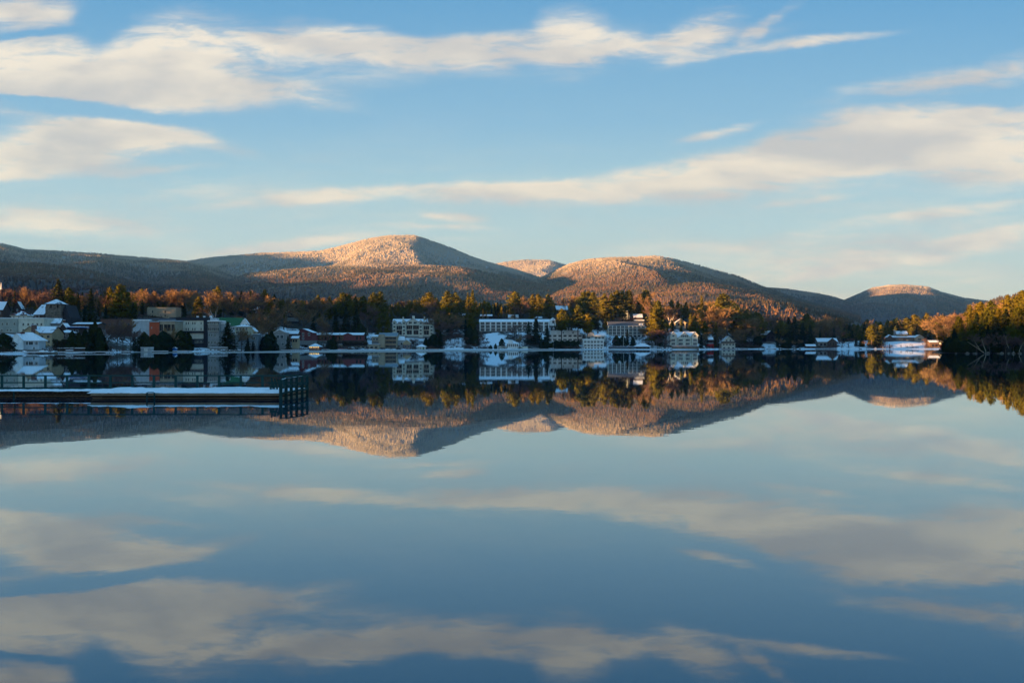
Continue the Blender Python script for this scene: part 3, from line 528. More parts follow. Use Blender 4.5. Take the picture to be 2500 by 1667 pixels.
b = B('house', 'pale yellow house with two snowy porches below the green roofed hall', 'house', 'pale yellow porch house', 574, 607, 797, 818, 626, 9, 'paleyellow', ('hip', 792, 'roofsnow', 'trimwhite', .9), [(803, 6, 4, lin(579, 602, 4))])
b.row(812, 5, 7, [580, 591, 602], 'b', rail='trimwhite')
b = B('house', 'dim blue grey three storey house with snowy ledge near the lake', 'house', 'dim blue grey house', 574, 628, 818, 852, 640, 11, 'bluegrey', ('flat', 816, 'roofsnow', 'bluegrey', .4), [(825, 5, 4, lin(581, 621, 5)), (840, 5, 4, lin(581, 621, 5))])
b = B('house', 'small ochre gabled house right of the porch house', 'house', 'small ochre house', 609, 622, 808, 820, 652, 7, 'yellowtan', ('gabley', 801, 'roofsnow', 'trimwhite', .5), [(812, 4, 3, [615])])
b = B('cottage', 'narrow tan cottage with cream ledge left of the dark fir', 'cottage', 'narrow tan cottage', 633, 648, 822, 852, 655, 8, 'tan', ('gablex', 817, 'roofsnow', 'trimcream', .4), [(828, 4, 4, [637, 644]), (840, 4, 4, [637, 644])], trim='trimcream')
b = B('house', 'white panelled lakeside house between two dark firs', 'house', 'white panelled house', 668, 697, 812, 852, 672, 10, 'grey', ('gabley', 805, 'patchy', 'trimwhite', .5), [(822, 8, 6, [678, 688]), (840, 6, 5, [675, 690])])
b = B('lodge', 'dark red brown lodge with low snowy gable roof on the slope', 'lodge', 'red brown lodge', 716, 762, 812, 832, 745, 12, 'motelred', ('gabley', 803, 'roofsnow', 'redroof', .9), [(816, 7, 4, [726, 740, 755]), (826, 5, 4, [722, 740])], yaw=-6)
b = B('lodge', 'low annex with drooping snow on its roof left of the red brown lodge', 'lodge', 'low annex', 697, 726, 815, 835, 720, 9, 'brown', ('gablex', 808, 'roofsnow', 'charcoal', .7), [(824, 5, 4, [703, 712, 720])])
b = B('cottage', 'small ochre boathouse cottage with snowy roof under the lodge', 'cottage', 'small ochre cottage', 713, 727, 826, 851, 700, 7, 'yellowtan', ('gablex', 821, 'roofsnow', 'darkwood', .8), [(832, 5, 3, [717, 723])], trim='darkwood')
b = B('motel', 'long low red motel with thick snow along its flat roof', 'motel', 'long red motel', 764, 886, 818, 832, 795, 12, 'motelred', ('gablex', 813, 'roofsnow', 'darkwood', .8), [(825, 8, 4, lin(770, 880, 14))], trim='brick')
b.box('deck', ['darkwood', 'roofsnow'], 822, 897, 831, 837, -5, -.13, top=1); b.bay(834, 866, 813.5, 820, 832, 1.0, 'motelred', edge='darkwood')
b = B('boathouse', 'small brown boathouse with snowy hip roof and a row of yellow bulbs', 'boathouse', 'bulb lit boathouse', 755, 780, 846, 855.5, 690, 7, 'redbrown', ('hip', 838, 'roofsnow', 'lightblue', 1.0), [(851, 4, 4, [760, 768, 776])], found=1)
g = MB()
for p in lin(757, 778, 6): g.box(b.x(p) - .13, b.x(p) + .13, -.75, -.55, b.z(848), b.z(848) + .26)
g.build('bulb_string', ['bulb'], b.r)
b = B('house', 'dark hillside house under a thin snowy gable above the snow field', 'house', 'dark hillside gable house', 697, 728, 764, 776, 850, 9, 'darkbrown', ('gabley', 755, 'patchy', 'lightblue', 1.0), [(768, 4, 4, [705, 720])], yaw=14)
b = B('house', 'small snowy roof showing between orange bare trees', 'house', 'small snowy hillside roof', 611, 630, 757, 768, 800, 8, 'brown', ('gablex', 749, 'roofsnow', 'charcoal', .5), [(762, 4, 3, [616, 625])])
b = B('shed', 'yellow ochre shed at the water edge', 'shed', 'ochre shed', 653, 672, 851, 857, 652, 4, 'yellowtan', ('flat', 850, 'yellowtan', 'darkwood', .1), [(854, 2.6, 2, [658, 666])], trim='darkwood', found=1)
b = B('boathouse', 'long low tan lakeside building with snow strips on its roof', 'boathouse', 'long low tan boathouse', 826, 925, 842, 854, 780, 8, 'tan', ('flat', 840.5, 'roofsnow', 'oldwood', .3), [(848, 4, 6, lin(834, 918, 9))], trim='oldwood', found=1)
b = B('hall', 'beige lakeside apartment building with three balcony floors and grey metal roof', 'apartments', 'beige balcony building', 925, 968, 821, 854, 795, 14, 'tan', ('gablex', 813, 'greymetal', 'trimcream', .6), trim='oldwood', found=1.5)
for yy in (826, 835.5, 846): b.row(yy, 6, 26, [954], 'b', rail='trimcream')
b.box('end_wall', ['tan'], 925, 940, 816, 853, -1.4, -.13)
b = B('house', 'low snowy annex left of the beige balcony building', 'house', 'low beige annex', 908, 925, 822, 834, 802, 8, 'tan', ('gablex', 818, 'roofsnow', 'trimcream', .6), [(828, 4, 5, [913, 920])])
# -- the cream chalet hotel
b = B('hotel', 'cream chalet hotel with three gables and three chimneys above the boathouses', 'hotel', 'cream chalet hotel', 959, 1057, 790, 821, 862, 16, 'cream', ('gablex', 779, 'roofsnow', 'redroof', .7), trim='trimcream')
for a, c in ((959, 968), (982, 991.5), (1023, 1032), (1050, 1058)):
    b.bay(a, c, 782, 786, 823, 1.8, 'cream', edge='redroof', ov=.3, name='bay_tower')
    b.row(789, 4, 4.6, [(a + c) / 2], y=-1.84); b.row(798, 4, 4.6, [(a + c) / 2], y=-1.84); b.row(806.5, 4, 4.6, [(a + c) / 2], y=-1.84); b.row(814.5, 4, 4.6, [(a + c) / 2], y=-1.84)
b.bay(994, 1023, 778.5, 786, 794, 1.2, 'cream', edge='redroof'); b.row(788, 4.5, 7, [1002, 1014], y=-1.24)
b.row(788.5, 4.5, 7, [975.5, 1041], mull=2); b.row(800, 9, 13, [975, 1041], 'b', rail='redbrown'); b.row(799, 9, 14, [999.5, 1015.5], 'b', rail='redbrown'); b.row(812, 10, 12, [975, 1041]); b.row(811.5, 10, 12, [999.5, 1015.5])
for a, c, yt in ((981.5, 984.5, 774), (1005.5, 1011, 771.5), (1033.5, 1036.5, 774)): b.chimney(a, c, yt, 786, 3.5, 'cream')
b = B('house', 'pale blue cottage with snowy roof right of the beige balcony building', 'house', 'pale blue cottage', 969, 986, 830, 852, 806, 8, 'lightblue', ('gablex', 822, 'roofsnow', 'trimwhite', .6), [(839, 6, 4, [980]), (845, 4, 4, [974])], yaw=6)
b = B('house', 'cottage with yellow gable over a dark red porch', 'house', 'yellow gabled cottage', 985, 1002, 840, 853, 800, 7, 'redbrown', ('flat', 839, 'roofsnow', 'darkwood', .5), [(846, 6, 5, [990, 998])], found=1.5)
b.bay(984, 1003, 830, 836, 841, 1.0, 'yellowtan')
b = B('boathouse', 'tiny cream boathouse with snowy hip roof and green doors', 'boathouse', 'tiny cream boathouse', 1018, 1038, 846, 853.8, 793, 6, 'cream', ('hip', 840, 'roofsnow', 'trimwhite', .9), [(850, 5, 2, [1020.5, 1026]), ], found=1)
b.box('door', ['greenroof'], 1032, 1035, 847, 853.5, -.08, -.003)
b = B('house', 'dark hillside house with flat snow slab right of the tall bare tree', 'house', 'dark house with snow slab', 1120, 1145, 770, 782, 965, 10, 'brown', ('gablex', 764, 'roofsnow', 'charcoal', .8), [(774, 4, 4, [1126, 1134, 1141])])
b = B('house', 'dark hillside house with thin line of snow above the white hotel left end', 'house', 'dark house above hotel', 1174, 1200, 772, 782, 970, 10, 'darkbrown', ('gablex', 768, 'roofsnow', 'charcoal', .8), [(775, 3, 4, [1180, 1190])])
b = B('house', 'hillside house with snowy cross gable above the long white hotel', 'house', 'cross gable house', 1242, 1264, 775, 786, 965, 9, 'tan', ('gablex', 768.5, 'roofsnow', 'trimwhite', .8), [(779, 4, 3, [1247, 1258])], trim='trimcream')
b.bay(1247, 1258, 768, 773, 786, 1.0, 'tan', edge='trimwhite'); b.row(774, 3, 4, [1252.5], y=-1.05)
b = B('house', 'dark cottage with a thin flat snow roof above the long white hotel', 'house', 'thin snow roof cottage', 1300, 1322, 777, 786, 970, 8, 'darkbrown', ('gablex', 773.5, 'roofsnow', 'charcoal', .8), [(780, 3, 3, [1306, 1315])])
b = B('house', 'tiny hillside cabin with a snowy roof left of the ridge house', 'cabin', 'tiny snowy cabin', 1335, 1346, 757, 768, 990, 7, 'darkbrown', ('gabley', 748, 'roofsnow', 'charcoal', .6), [(762, 3, 3, [1340])])
# -- long white hotel
b = B('hotel', 'long white four storey hotel with snowy roof across the slope', 'hotel', 'long white hotel', 1171, 1341, 786, 809, 912, 16, 'white', ('gablex', 779.5, 'roofsnow', 'trimwhite', .6), trim='trimwhite')
cols = [c for c in lin(1178, 1334, 13)]
for yy in (789.7, 797.7, 805.6): b.row(yy, 6.3, 8.8, cols, 'b', rail='trimwhite')
b.box('ground_floor', ['slate'], 1171.5, 1340.5, 809.6, 819, -.14, 6); b.row(813.5, 5, 6, cols, y=-.16)
b.posts([(cols[i] + cols[i + 1]) / 2 for i in range(0, 12, 2)], 786, 809, -1.2, .28, 'pilaster')
b = B('boathouse', 'white octagonal looking boathouse with snowy hip roof and tall windows', 'boathouse', 'white windowed boathouse', 1237, 1266, 839, 853.2, 838, 9, 'white', ('hip', 831.5, 'roofsnow', 'trimwhite', .9), [(843, 7, 2.6, lin(1240, 1263, 6)), ], found=1)
b.box('terrace', ['cream', 'roofsnow'], 1217, 1236, 845, 853, -1, 5, top=1); b.box('terrace', ['cream', 'roofsnow'], 1267, 1288, 846, 853, -1, 5, top=1)
b.bay(1241, 1252, 829.5, 834, 838, .6, 'white')
b = B('house', 'brown rustic house with round arch and thick snowy roof', 'house', 'brown rustic house', 1292, 1318, 818, 842, 868, 10, 'tan', ('gablex', 812.5, 'roofsnow', 'charcoal', 1.0), [(825, 6, 5, [1305]), (834, 5, 5, [1297, 1305, 1313])], trim='redbrown', yaw=-5)
b.box('stone_pillar', ['stonelight'], 1293, 1298, 819, 842, -1.1, -.05); b.box('stone_pillar', ['stonelight'], 1311, 1316, 819, 842, -1.1, -.05)
b = B('house', 'narrow white house with arched snowy roof behind the lit pine', 'house', 'narrow white house', 1342, 1357, 782, 796, 945, 8, 'white', ('hip', 775, 'roofsnow', 'trimwhite', .6), [(786, 6, 5, [1351])])
# -- white mansard hotel
b = B('hotel', 'white hotel with two snowy mansard towers and dark dormers', 'hotel', 'white mansard hotel', 1344, 1416, 809, 834, 874, 14, 'white', ('flat', 806, 'roofsnow', 'trimwhite', .3), [], found=4)
b.row(812, 4, 2.2, [1354, 1361, 1375, 1384, 1391, 1399], mull=0)
for a, c in ((1345, 1366), (1379, 1397)):
    b.box('tower_block', ['white'], a, c, 806, 815, -1.2, 9); b.roof('mansard', 797.5, 'charcoal', 'trimwhite', .3, x0=b.x(a), x1=b.x(c), zb=b.z(806.5), y0=-1.2, y1=9)
    for q in (.3, .7): b.bay(a + (c - a) * q - 2, a + (c - a) * q + 2, 799.5, 801.5, 806, 1.6, 'white', ov=.12, name='dormer', dep=1.5); b.row(803.7, 3, 1.8, [a + (c - a) * q], y=-1.64, mull=0)
b.box('lower_floor', ['white', 'roofsnow'], 1336, 1421, 816, 834, -2.4, -.13, top=1); b.row(820, 4.5, 7, lin(1342, 1416, 7), y=-2.44, mull=2); b.row(829.5, 4.5, 8, lin(1342, 1416, 7), 'b', rail='trimwhite', y=-2.44)
b = B('house', 'pale blue house with broad snowy roofs beside the mansard hotel', 'house', 'pale blue snowy house', 1432, 1478, 819, 834, 866, 11, 'mint', ('gablex', 811, 'roofsnow', 'trimwhite', .8), [(825, 5, 5, lin(1438, 1472, 5))])
b.bay(1436, 1450, 806, 813, 820, .8, 'lightblue'); b.chimney(1459, 1462, 808, 824, 3, 'brick')
b = B('inn', 'white lakeside inn with two rows of porches and snowy flat roof', 'inn', 'white porch inn', 1424, 1474, 829.5, 853.3, 848, 10, 'white', ('flat', 827.5, 'roofsnow', 'trimwhite', .4), [], found=1)
b.row(834.5, 5, 5.4, lin(1429, 1469, 6), 'b', rail='trimwhite'); b.row(843, 4.6, 5.4, lin(1429, 1469, 6), 'b', rail='trimwhite'); b.row(849.5, 3.6, 3.4, lin(1430, 1468, 6)); b.bay(1440, 1456, 824.5, 829, 831, .9, 'white')
# -- right hotel
b = B('hotel', 'white framed hotel with dark slate roof and four rows of dark rooms', 'hotel', 'slate roofed hotel', 1486, 1574, 795, 826, 905, 16, 'cream', ('gablex', 785.5, 'slate', 'trimwhite', .6), trim='trimwhite')
cols = lin(1490, 1570, 9)
for yy in (798.2, 805.8, 813.4): b.row(yy, 6.1, 7.6, cols, 'b', rail='trimwhite')
b.row(820.5, 5, 7, cols); b.box('snow_patch', ['roofsnow'], 1560, 1570, 790, 793.5, -.4, 1.5)
b.posts([(cols[i] + cols[i + 1]) / 2 for i in range(8)], 795, 826, -1.2, .25, 'pilaster')
b = B('house', 'white stepped house with terraces high on the slope', 'house', 'white stepped house', 1443, 1458, 754, 774, 992, 10, 'white', ('flat', 752.5, 'roofsnow', 'trimwhite', .4), [(758, 4, 5, [1447, 1454])])
b.box('lower_wing', ['lightblue', 'roofsnow'], 1448, 1470, 760, 774, -2, -.13, top=1); b.row(765, 4, 4, [1452, 1460, 1467], y=-2.05); b.box('terrace', ['lightblue', 'roofsnow'], 1440, 1478, 767, 775, -6, -2.1, top=1)
b = B('house', 'ridge house with wide snowy roof among the pine tops', 'house', 'wide roofed ridge house', 1360, 1384, 755, 766, 1000, 10, 'darkbrown', ('gablex', 746.5, 'roofsnow', 'charcoal', 1.2), [(759, 4, 4, [1366, 1374, 1381])], yaw=5)
b = B('house', 'small white house with snowy gable behind the slate roofed hotel', 'house', 'small white gable house', 1461, 1470, 789, 802, 940, 8, 'white', ('gabley', 783, 'roofsnow', 'trimwhite', .6), [(793, 4, 3, [1465])])
b = B('house', 'steep roofed white house high between the pines', 'house', 'steep white house', 1519, 1537, 764, 784, 975, 9, 'lightblue', ('gablex', 757, 'roofsnow', 'trimwhite', .6), [(768, 4, 3, [1523, 1532]), (778, 4, 3, [1527])])
b.bay(1523, 1533, 756, 761, 770, .8, 'lightblue')
b = B('house', 'brown house with V shaped snow on its roof above the slate roofed hotel', 'house', 'brown V roof house', 1548, 1568, 775, 790, 955, 9, 'brown', ('gablex', 767, 'patchy', 'charcoal', .6), [(780, 4, 4, [1552, 1560])], trim='brick')
b.box('porch_roof', ['roofsnow'], 1547, 1572, 781, 783, -3, -.1)
b = B('pavilion', 'open lakeside pavilion with wide snowy hip roof on dark posts', 'pavilion', 'open hip roofed pavilion', 1552, 1586, 846, 853.4, 850, 8, 'darkwood', ('hip', 838, 'roofsnow', 'charcoal', 1.3), [(849.5, 4.5, 3.5, lin(1556, 1582, 5))], trim='darkwood', found=1)
b.posts(lin(1551, 1587, 5), 846, 853, -.9, .14, mat='oldwood')
# -- tri gable
b = B('hotel', 'cream lakeside hotel with three white trimmed gables', 'hotel', 'three gabled cream hotel', 1637, 1701, 823, 843, 866, 13, 'cream', ('gablex', 811, 'roofsnow', 'trimwhite', .5), base='stone', found=4)
b.bay(1636, 1651, 810.5, 818, 843, 1.4, 'cream', ov=.7); b.bay(1655, 1686, 811, 824, 843, 1.6, 'cream', ov=.8); b.bay(1688, 1703, 810.5, 818, 843, 1.4, 'cream', ov=.7)
b.row(820, 4, 5, [1643.5], y=-1.44); b.row(820, 4, 5, [1695.5], y=-1.44); b.row(820.5, 4.4, 3, lin(1664, 1677, 4), y=-1.64, mull=0)
for yy in (830.5, 839.5): b.row(yy, 5, 8, [1643, 1696], 'b', rail='trimwhite', y=-1.44); b.row(yy, 5, 9.5, [1661, 1678], 'b', rail='trimwhite', y=-1.64)
b.box('end_gable', ['lightblue', 'roofsnow'], 1629, 1637, 812, 843, 2, 11, top=1)
b = B('house', 'half timbered gable house among the pines above the three gabled hotel', 'house', 'half timbered gable house', 1650, 1674, 788, 802, 955, 9, 'tudor', ('gabley', 779, 'patchy', 'tan', .8), [(792, 6, 4, [1657, 1668]), (785, 3, 2, [1662])], trim='darkwood')
b = B('boathouse', 'bright red boathouse with dark upper storey and snowy roof', 'boathouse', 'bright red boathouse', 1728, 1742, 840, 852.8, 900, 7, 'red', ('flat', 838.5, 'roofsnow', 'redbrown', .3), [(846, 4, 3, [1731.5, 1738.5])], trim='redbrown', found=1)
b.box('upper_storey', ['darkbrown'], 1730, 1741, 829, 838, 1.2, 6.5); b.roof('gablex', 823.5, 'roofsnow', 'charcoal', .5, x0=b.x(1730), x1=b.x(1741), zb=b.z(829), y0=1.2, y1=6.5); b.row(834, 3, 3, [1733, 1738], y=1.18)
b = B('chalet', 'white and brown chalet boathouse with broad snowy gable', 'chalet', 'white and brown chalet', 1762, 1795, 836, 852.6, 905, 10, 'cream', ('gabley', 821, 'patchy', 'trimwhite', .8), [(841, 4, 3.4, lin(1767, 1790, 4)), ], found=1)
b.box('balcony', ['darkbrown'], 1760, 1797, 834, 837, -1.3, -.05); b.row(831, 4, 4, [1774, 1783], mull=1); b.row(849, 3.6, 5, [1768, 1779, 1790])
# -- right shore
b = B('house', 'dark timber house with snowy gable roof among dark firs on the right shore', 'house', 'dark timber house', 1869, 1893, 817, 834, 1005, 10, 'darkbrown', ('gabley', 808, 'roofsnow', 'charcoal', .9), [(824, 5, 4, [1875, 1886])], yaw=22, trim='darkwood')
b = B('boathouse', 'small orange brown boathouse with flat snowy roof over the water', 'boathouse', 'orange brown boathouse', 1969, 1991, 845, 852.6, 972, 7, 'brick', ('gablex', 841, 'roofsnow', 'darkwood', .7), [(849, 4, 4, [1974, 1986])], trim='darkwood', found=1)
b = B('house', 'grey lakeside house with large snowy cross gable on the right shore', 'house', 'cross gabled grey house', 1997, 2044, 834, 849, 1000, 11, 'grey', ('gablex', 826, 'roofsnow', 'charcoal', .9), [(841, 5, 5, [2005, 2014]), ], trim='oldwood', base='stone')
b.bay(2020, 2041, 825.5, 834, 849, 1.8, 'brown', edge='oldwood'); b.row(840, 9, 3, [2027, 2033], y=-1.84)
b = B('lodge', 'rambling brown lodge with several snowy roofs above the snowy lawn', 'lodge', 'rambling brown lodge', 2168, 2246, 824, 833, 1005, 10, 'brown', ('gablex', 820, 'roofsnow', 'charcoal', .7), [(828.5, 4, 5, [2192, 2200, 2216, 2226])], trim='cream')
b.bay(2165, 2177, 817.5, 823, 833, 1.5, 'brown'); b.bay(2232, 2253, 818, 824, 833, 2.0, 'tudor', ov=.5); b.row(828, 4, 9, [2243], y=-2.05, mull=2)
b.box('upper_storey', ['tudor'], 2192, 2218, 815, 824, 3, 9.5); b.roof('gablex', 808.5, 'patchy', 'charcoal', .7, x0=b.x(2192), x1=b.x(2218), zb=b.z(815), y0=3, y1=9.5); b.row(818.5, 3.6, 3, [2198, 2206, 2213], y=2.95); b.chimney(2186.5, 2189.5, 806, 822, 4, 'stonelight')
b = B('boathouse', 'dark boathouse with red door and cream dormer beside the headland', 'boathouse', 'dark red doored boathouse', 2270, 2306, 836, 851, 968, 9, 'brown', ('gablex', 831.5, 'roofsnow', 'charcoal', .6), [(843, 5, 5, [2278, 2286])], trim='darkwood', found=1)
b.box('door', ['red'], 2296, 2301, 839, 851, -.1, -.003); b.bay(2293, 2303, 833, 836, 841, 1.0, 'cream', ov=.3); b.row(838, 3, 4, [2298], y=-1.05); b.box('deck', ['darkwood', 'roofsnow'], 2255, 2313, 849.5, 852, -4, -.15, top=1)
# sun-caught steeple at the left picture edge
D = 640; rt = tag(root('steeple', (wx(2.5, D), D, wz(770, D))), 'slender steeple tip glowing in the sun at the left picture edge', 'steeple')
MB().box(-1.6, 1.6, -1.6, 1.6, -4, 9, 0).build('tower', ['brick'], rt); q = (770 - 690) * D / F
MB().tube((0, 0, 9), (0, 0, q - 4.4), 1.7, .5, 8).build('lower_spire', ['charcoal'], rt)
MB().tube((0, 0, q - 4.4), (0, 0, q), .5, .12, 8).build('spire_tip', ['trimwhite'], rt)
# ------------------------------------------------------------------ snow covered swimming dock
DZ = .39; DF = 66.8; DR = 72.3
rt = tag(root('dock', (wx(340, 69), 69, 0)), 'long floating timber dock under snow with dark green railing', 'dock')
ox, oy = rt.location.x, rt.location.y
XL = wx(-160, DF) - ox; XM = wx(222, DF) - ox; XR = wx(686, DF) - ox; XRB = wx(751, 71.9) - ox; y0 = DF - oy; y1 = DR - oy; y0l = 69.5 - oy; PXR = XRB - XR
MB().slab([(XM, y0 + .1, DZ - .14), (XR - .05, y0 + .1, DZ - .14), (XRB - .05, y1, DZ - .14), (XM, y1, DZ - .14)], .12, 0, 0).slab([(XL, y0l + .1, DZ - .14), (XM, y0l + .1, DZ - .14), (XM, y1, DZ - .14), (XL, y1, DZ - .14)], .12, 0, 0).build('deck', ['darkwood'], rt)
def snowsheet(name, xa, xb, ya, yb, za, hz, skew=0.0, n=140, k=14):
    xs = np.linspace(0, 1, n); ys = np.linspace(0, 1, k); A, Bq = np.meshgrid(xs, ys, indexing='ij')
    xw = xa + A * (xb - xa) + Bq * skew * A; yw = ya + Bq * (yb - ya)
    edge = np.minimum(np.minimum(Bq, 1 - Bq) * 9, np.minimum(A, 1 - A) * 60).clip(0, 1) ** .5
    z = za + hz * edge * (.15 + 1.75 * fbm(xw / 2.0, yw / 1.4, 4)) + (fbm(xw / .4, yw / .4, 3) - .5) * .09
    yw = yw + (Bq < .01) * (fbm(xw / .5, xw * 0, 3) - .62) * .3
    idx = np.arange(n * k).reshape(n, k)
    return link(name, npmesh(name, np.stack([xw.ravel(), yw.ravel(), z.ravel()], 1), np.stack([idx[:-1, :-1], idx[1:, :-1], idx[1:, 1:], idx[:-1, 1:]], -1).reshape(-1, 4), ['snow'], smooth=True), rt)
snowsheet('snow_cover', XM - .3, XR, y0, y1 - .1, DZ, .17, PXR); snowsheet('snow_cover', XL, XM, y0l, y1 - .1, DZ, .06)
edges = [222, 310, 382, 500, 592, 686]
for i, (a, c) in enumerate(zip(edges[:-1], edges[1:])):
    MB().box(wx(a, DF) - ox + .01, wx(c, DF) - ox - .01, y0 - .05 + .012 * (i % 2), y0 + .09, DZ - .155, DZ + .012).build('fascia_board', ['oldwood'], rt)
MB().box(XL, XM - .02, y0l - .04, y0l + .09, DZ - .05, DZ + .01).build('fascia_board', ['darkwood'], rt)
for (xa, xb, ya) in ((XM, XR, y0 + .25), (XL, XM, y0l + .25)):
    MB().box(xa, xb, ya, ya + .12, .03, .075).build('lower_beam', ['oldwood'], rt)
    MB().box(xa, xb, ya + 1.6, ya + 1.9, -.3, DZ - .28).build('float', ['wetwood'], rt)
g = MB()                                                             # truss under the older left section
for i in range(34):
    xa = XL + (XM - XL) * i / 34; xb = XL + (XM - XL) * (i + 1) / 34; xm = (xa + xb) / 2
    g.tube((xa, y0l + .15, .06), (xm, y0l + .15, DZ - .07), .012, n=4); g.tube((xm, y0l + .15, DZ - .07), (xb, y0l + .15, .06), .012, n=4)
g.build('truss', ['oldwood'], rt)
MB().box(wx(32, 69.4) - ox, wx(35, 69.4) - ox, y0l - .1, y0l - .045, -.2, DZ).build('mooring_post', ['darkgreen'], rt)
for p in range(-104, 700, 53):
    if p > 600: pass
    x = wx(p + 3, DR) - ox; MB().box(x - .085, x + .085, y1 - .04, y1 + .04, -.3, 1.36).build('railing_post', ['darkgreen'], rt)
for z in (1.36, .86): MB().box(XL, XRB, y1 - .045, y1 + .045, z, z + (.09 if z > 1 else .08)).build('rail', ['darkgreen'], rt)
MB().box(XL, XRB, y1 - .03, y1 + .03, .38, .56).build('kick_board', ['darkgreen'], rt)
# end posts and rails along the right side
tops = [(686, 926, 66.6), (699, 922, 67.5), (711.5, 921, 68.6), (724.5, 918.5, 69.7), (738, 917, 70.8), (750, 917, 71.9)]
pts = []
for (px, yt, D) in tops:
    x = wx(px, D) - ox; y = D - oy; z = wz(yt, D); pts.append((x, y, z)); MB().box(x - .09, x + .09, y - .05, y + .05, -.5, z).box(x - .11, x + .11, y - .07, y - .051, -.2, z * .72).build('end_post', ['darkgreen'], rt)
for dz, h in ((-.02, .07), (-.5, .16), (-.92, .12)):
    g = MB()
    for (a, c) in zip(pts[:-1], pts[1:]): g.slab([(a[0] - .05, a[1], a[2] + dz), (a[0] + .05, a[1], a[2] + dz), (c[0] + .05, c[1], c[2] + dz), (c[0] - .05, c[1], c[2] + dz)], h, 1 if dz > -.1 else 0, 0)
    g.build('end_rail', ['darkgreen', 'snow'], rt)
g = MB(); a, c = pts[0], pts[-1]
for z, m_ in ((DZ - .02, 0), (.12, 0)): g.slab([(a[0] - .14, a[1], z), (a[0] - .06, a[1], z), (c[0] - .06, c[1], z), (c[0] - .14, c[1], z)], .12, 0, 0)
g.build('end_fascia', ['oldwood'], rt)
# ladders
def ladder(px0, px1, D, zt, zb, hoop, lb):
    r = tag(root('ladder', (wx((px0 + px1) / 2, D), D, 0)), lb, 'ladder'); w = (px1 - px0) / 2 * D / F; g = MB()
    for s in (-w, w): MB().box(s - .04, s + .04, -.04, .04, zb, zt).build('side_rail', ['darkgreen'], r)
    for i in range(3): z = zb + .25 + i * .27; MB().box(-w + .04, w - .04, -.03, .03, z, z + .05).build('rung', ['darkgreen'], r)
    if hoop: MB().box(-w, w, -.05, .05, zt, zt + .1).build('hand_hoop', ['darkgreen'], r)
ladder(359, 377, 66.6, DZ + .06, -.35, False, 'dark swimming ladder hung on the front edge of the dock')
ladder(660, 677, 67.6, DZ + .42, .35, True, 'dark green hoop handrail standing in the snow near the dock end')
# slanted brace panel at the corner
r = tag(root('lifebuoy_stand', (wx(676, 68.6), 68.6, DZ)), 'dark green slatted stand beside the first end post of the dock', 'stand')
for i in range(3): MB().slab([(-.42 + i * .22, -.05, .98 - i * .05), (-.30 + i * .22, -.05, .98 - i * .05), (-.12 + i * .22, .05, .15), (-.24 + i * .22, .05, .15)], .08, 0, 0).build('slat', ['darkgreen'], r)
MB().box(-.5, .5, -.08, -.03, .55, .68).build('crossbar', ['darkgreen'], r); MB().box(.30, .38, -.03, .05, -.3, 1.0).build('leg', ['darkgreen'], r); MB().box(-.38, -.30, -.03, .05, -.3, .6).build('leg', ['darkgreen'], r)

# ------------------------------------------------------------------ shore things
def gz(px, D): return float(ground(px, D)[0])
def snowdock(px0, px1, D, dep, lb, z=.45):
    r = tag(root('shore_dock', (wx((px0 + px1) / 2, D), D, 0)), lb, 'dock', 'small snow covered docks along the far shore'); w = (px1 - px0) / 2 * D / F
    MB().box(-w, w, 0, dep, z - .25, z).build('deck', ['darkwood'], r); MB().box(-w + .1, w - .1, .1, dep - .1, z, z + .28).build('snow_cover', ['snow'], r)
    for x in (-w + .3, w - .3): MB().box(x - .1, x + .1, .2, .4, -1.5, z - .25).build('post', ['darkwood'], r)
for a in [(0, 20, 428, 6, 'snowy dock below the big cedar at the far left edge'), (28, 118, 436, 4, 'long snowy dock in front of the white lakeside house'), (138, 214, 452, 7, 'wide snowy dock right of the boulders at the left shore'), (226, 268, 462, 5, 'low snowy dock under the tall dark conifer'),
          (296, 312, 490, 4, 'short snowy dock left of the white box boathouse'), (371, 405, 522, 4, 'pale bare dock right of the white box boathouse'), (421, 460, 540, 6, 'snowy dock beside the blue shed'), (562, 582, 588, 6, 'white topped dock below the pale yellow porch house'),
          (585, 602, 628, 4, 'little snowy dock below the dim blue grey house'), (685, 720, 652, 4, 'snowy dock below the white panelled house'), (722, 738, 668, 5, 'humped snowy dock under the small ochre cottage'), (786, 803, 720, 4, 'snowy dock right of the bulb lit boathouse'),
          (824, 846, 738, 4, 'snowy dock with a red kayak by the long low tan boathouse'), (1045, 1072, 786, 4, 'snowy dock right of the tiny cream boathouse'), (1290, 1355, 825, 5, 'long snowy dock right of the white windowed boathouse'), (1493, 1548, 838, 4, 'long thin snowy dock left of the open pavilion'), (1590, 1612, 842, 4, 'snowy dock right of the open pavilion'),
          (1756, 1812, 890, 3, 'thin snowy dock in front of the white and brown chalet'), (1812, 1826, 930, 4, 'small white topped dock right of the chalet'), (1874, 1896, 938, 6, 'snowy dock below the dark timber house'), (1994, 2044, 958, 5, 'snowy dock in front of the cross gabled grey house')]:
    snowdock(*a)
r = tag(root('bench', (wx(169, 455), 455, .75)), 'dark bench with a cushion of snow on the wide left dock', 'bench')
MB().box(-1.7, 1.7, 0, .7, .35, .5).build('seat', ['darkwood'], r); MB().box(-1.6, 1.6, .02, .68, .5, .75).build('snow_cover', ['snow'], r)
for x in (-1.4, 1.4): MB().box(x - .1, x + .1, .05, .6, 0, .35).build('leg', ['darkwood'], r)
r = tag(root('boathouse', (wx(356, 528), 528, .3)), 'plain white box boathouse with a snow cap at the left shore', 'boathouse'); k = 528 / F
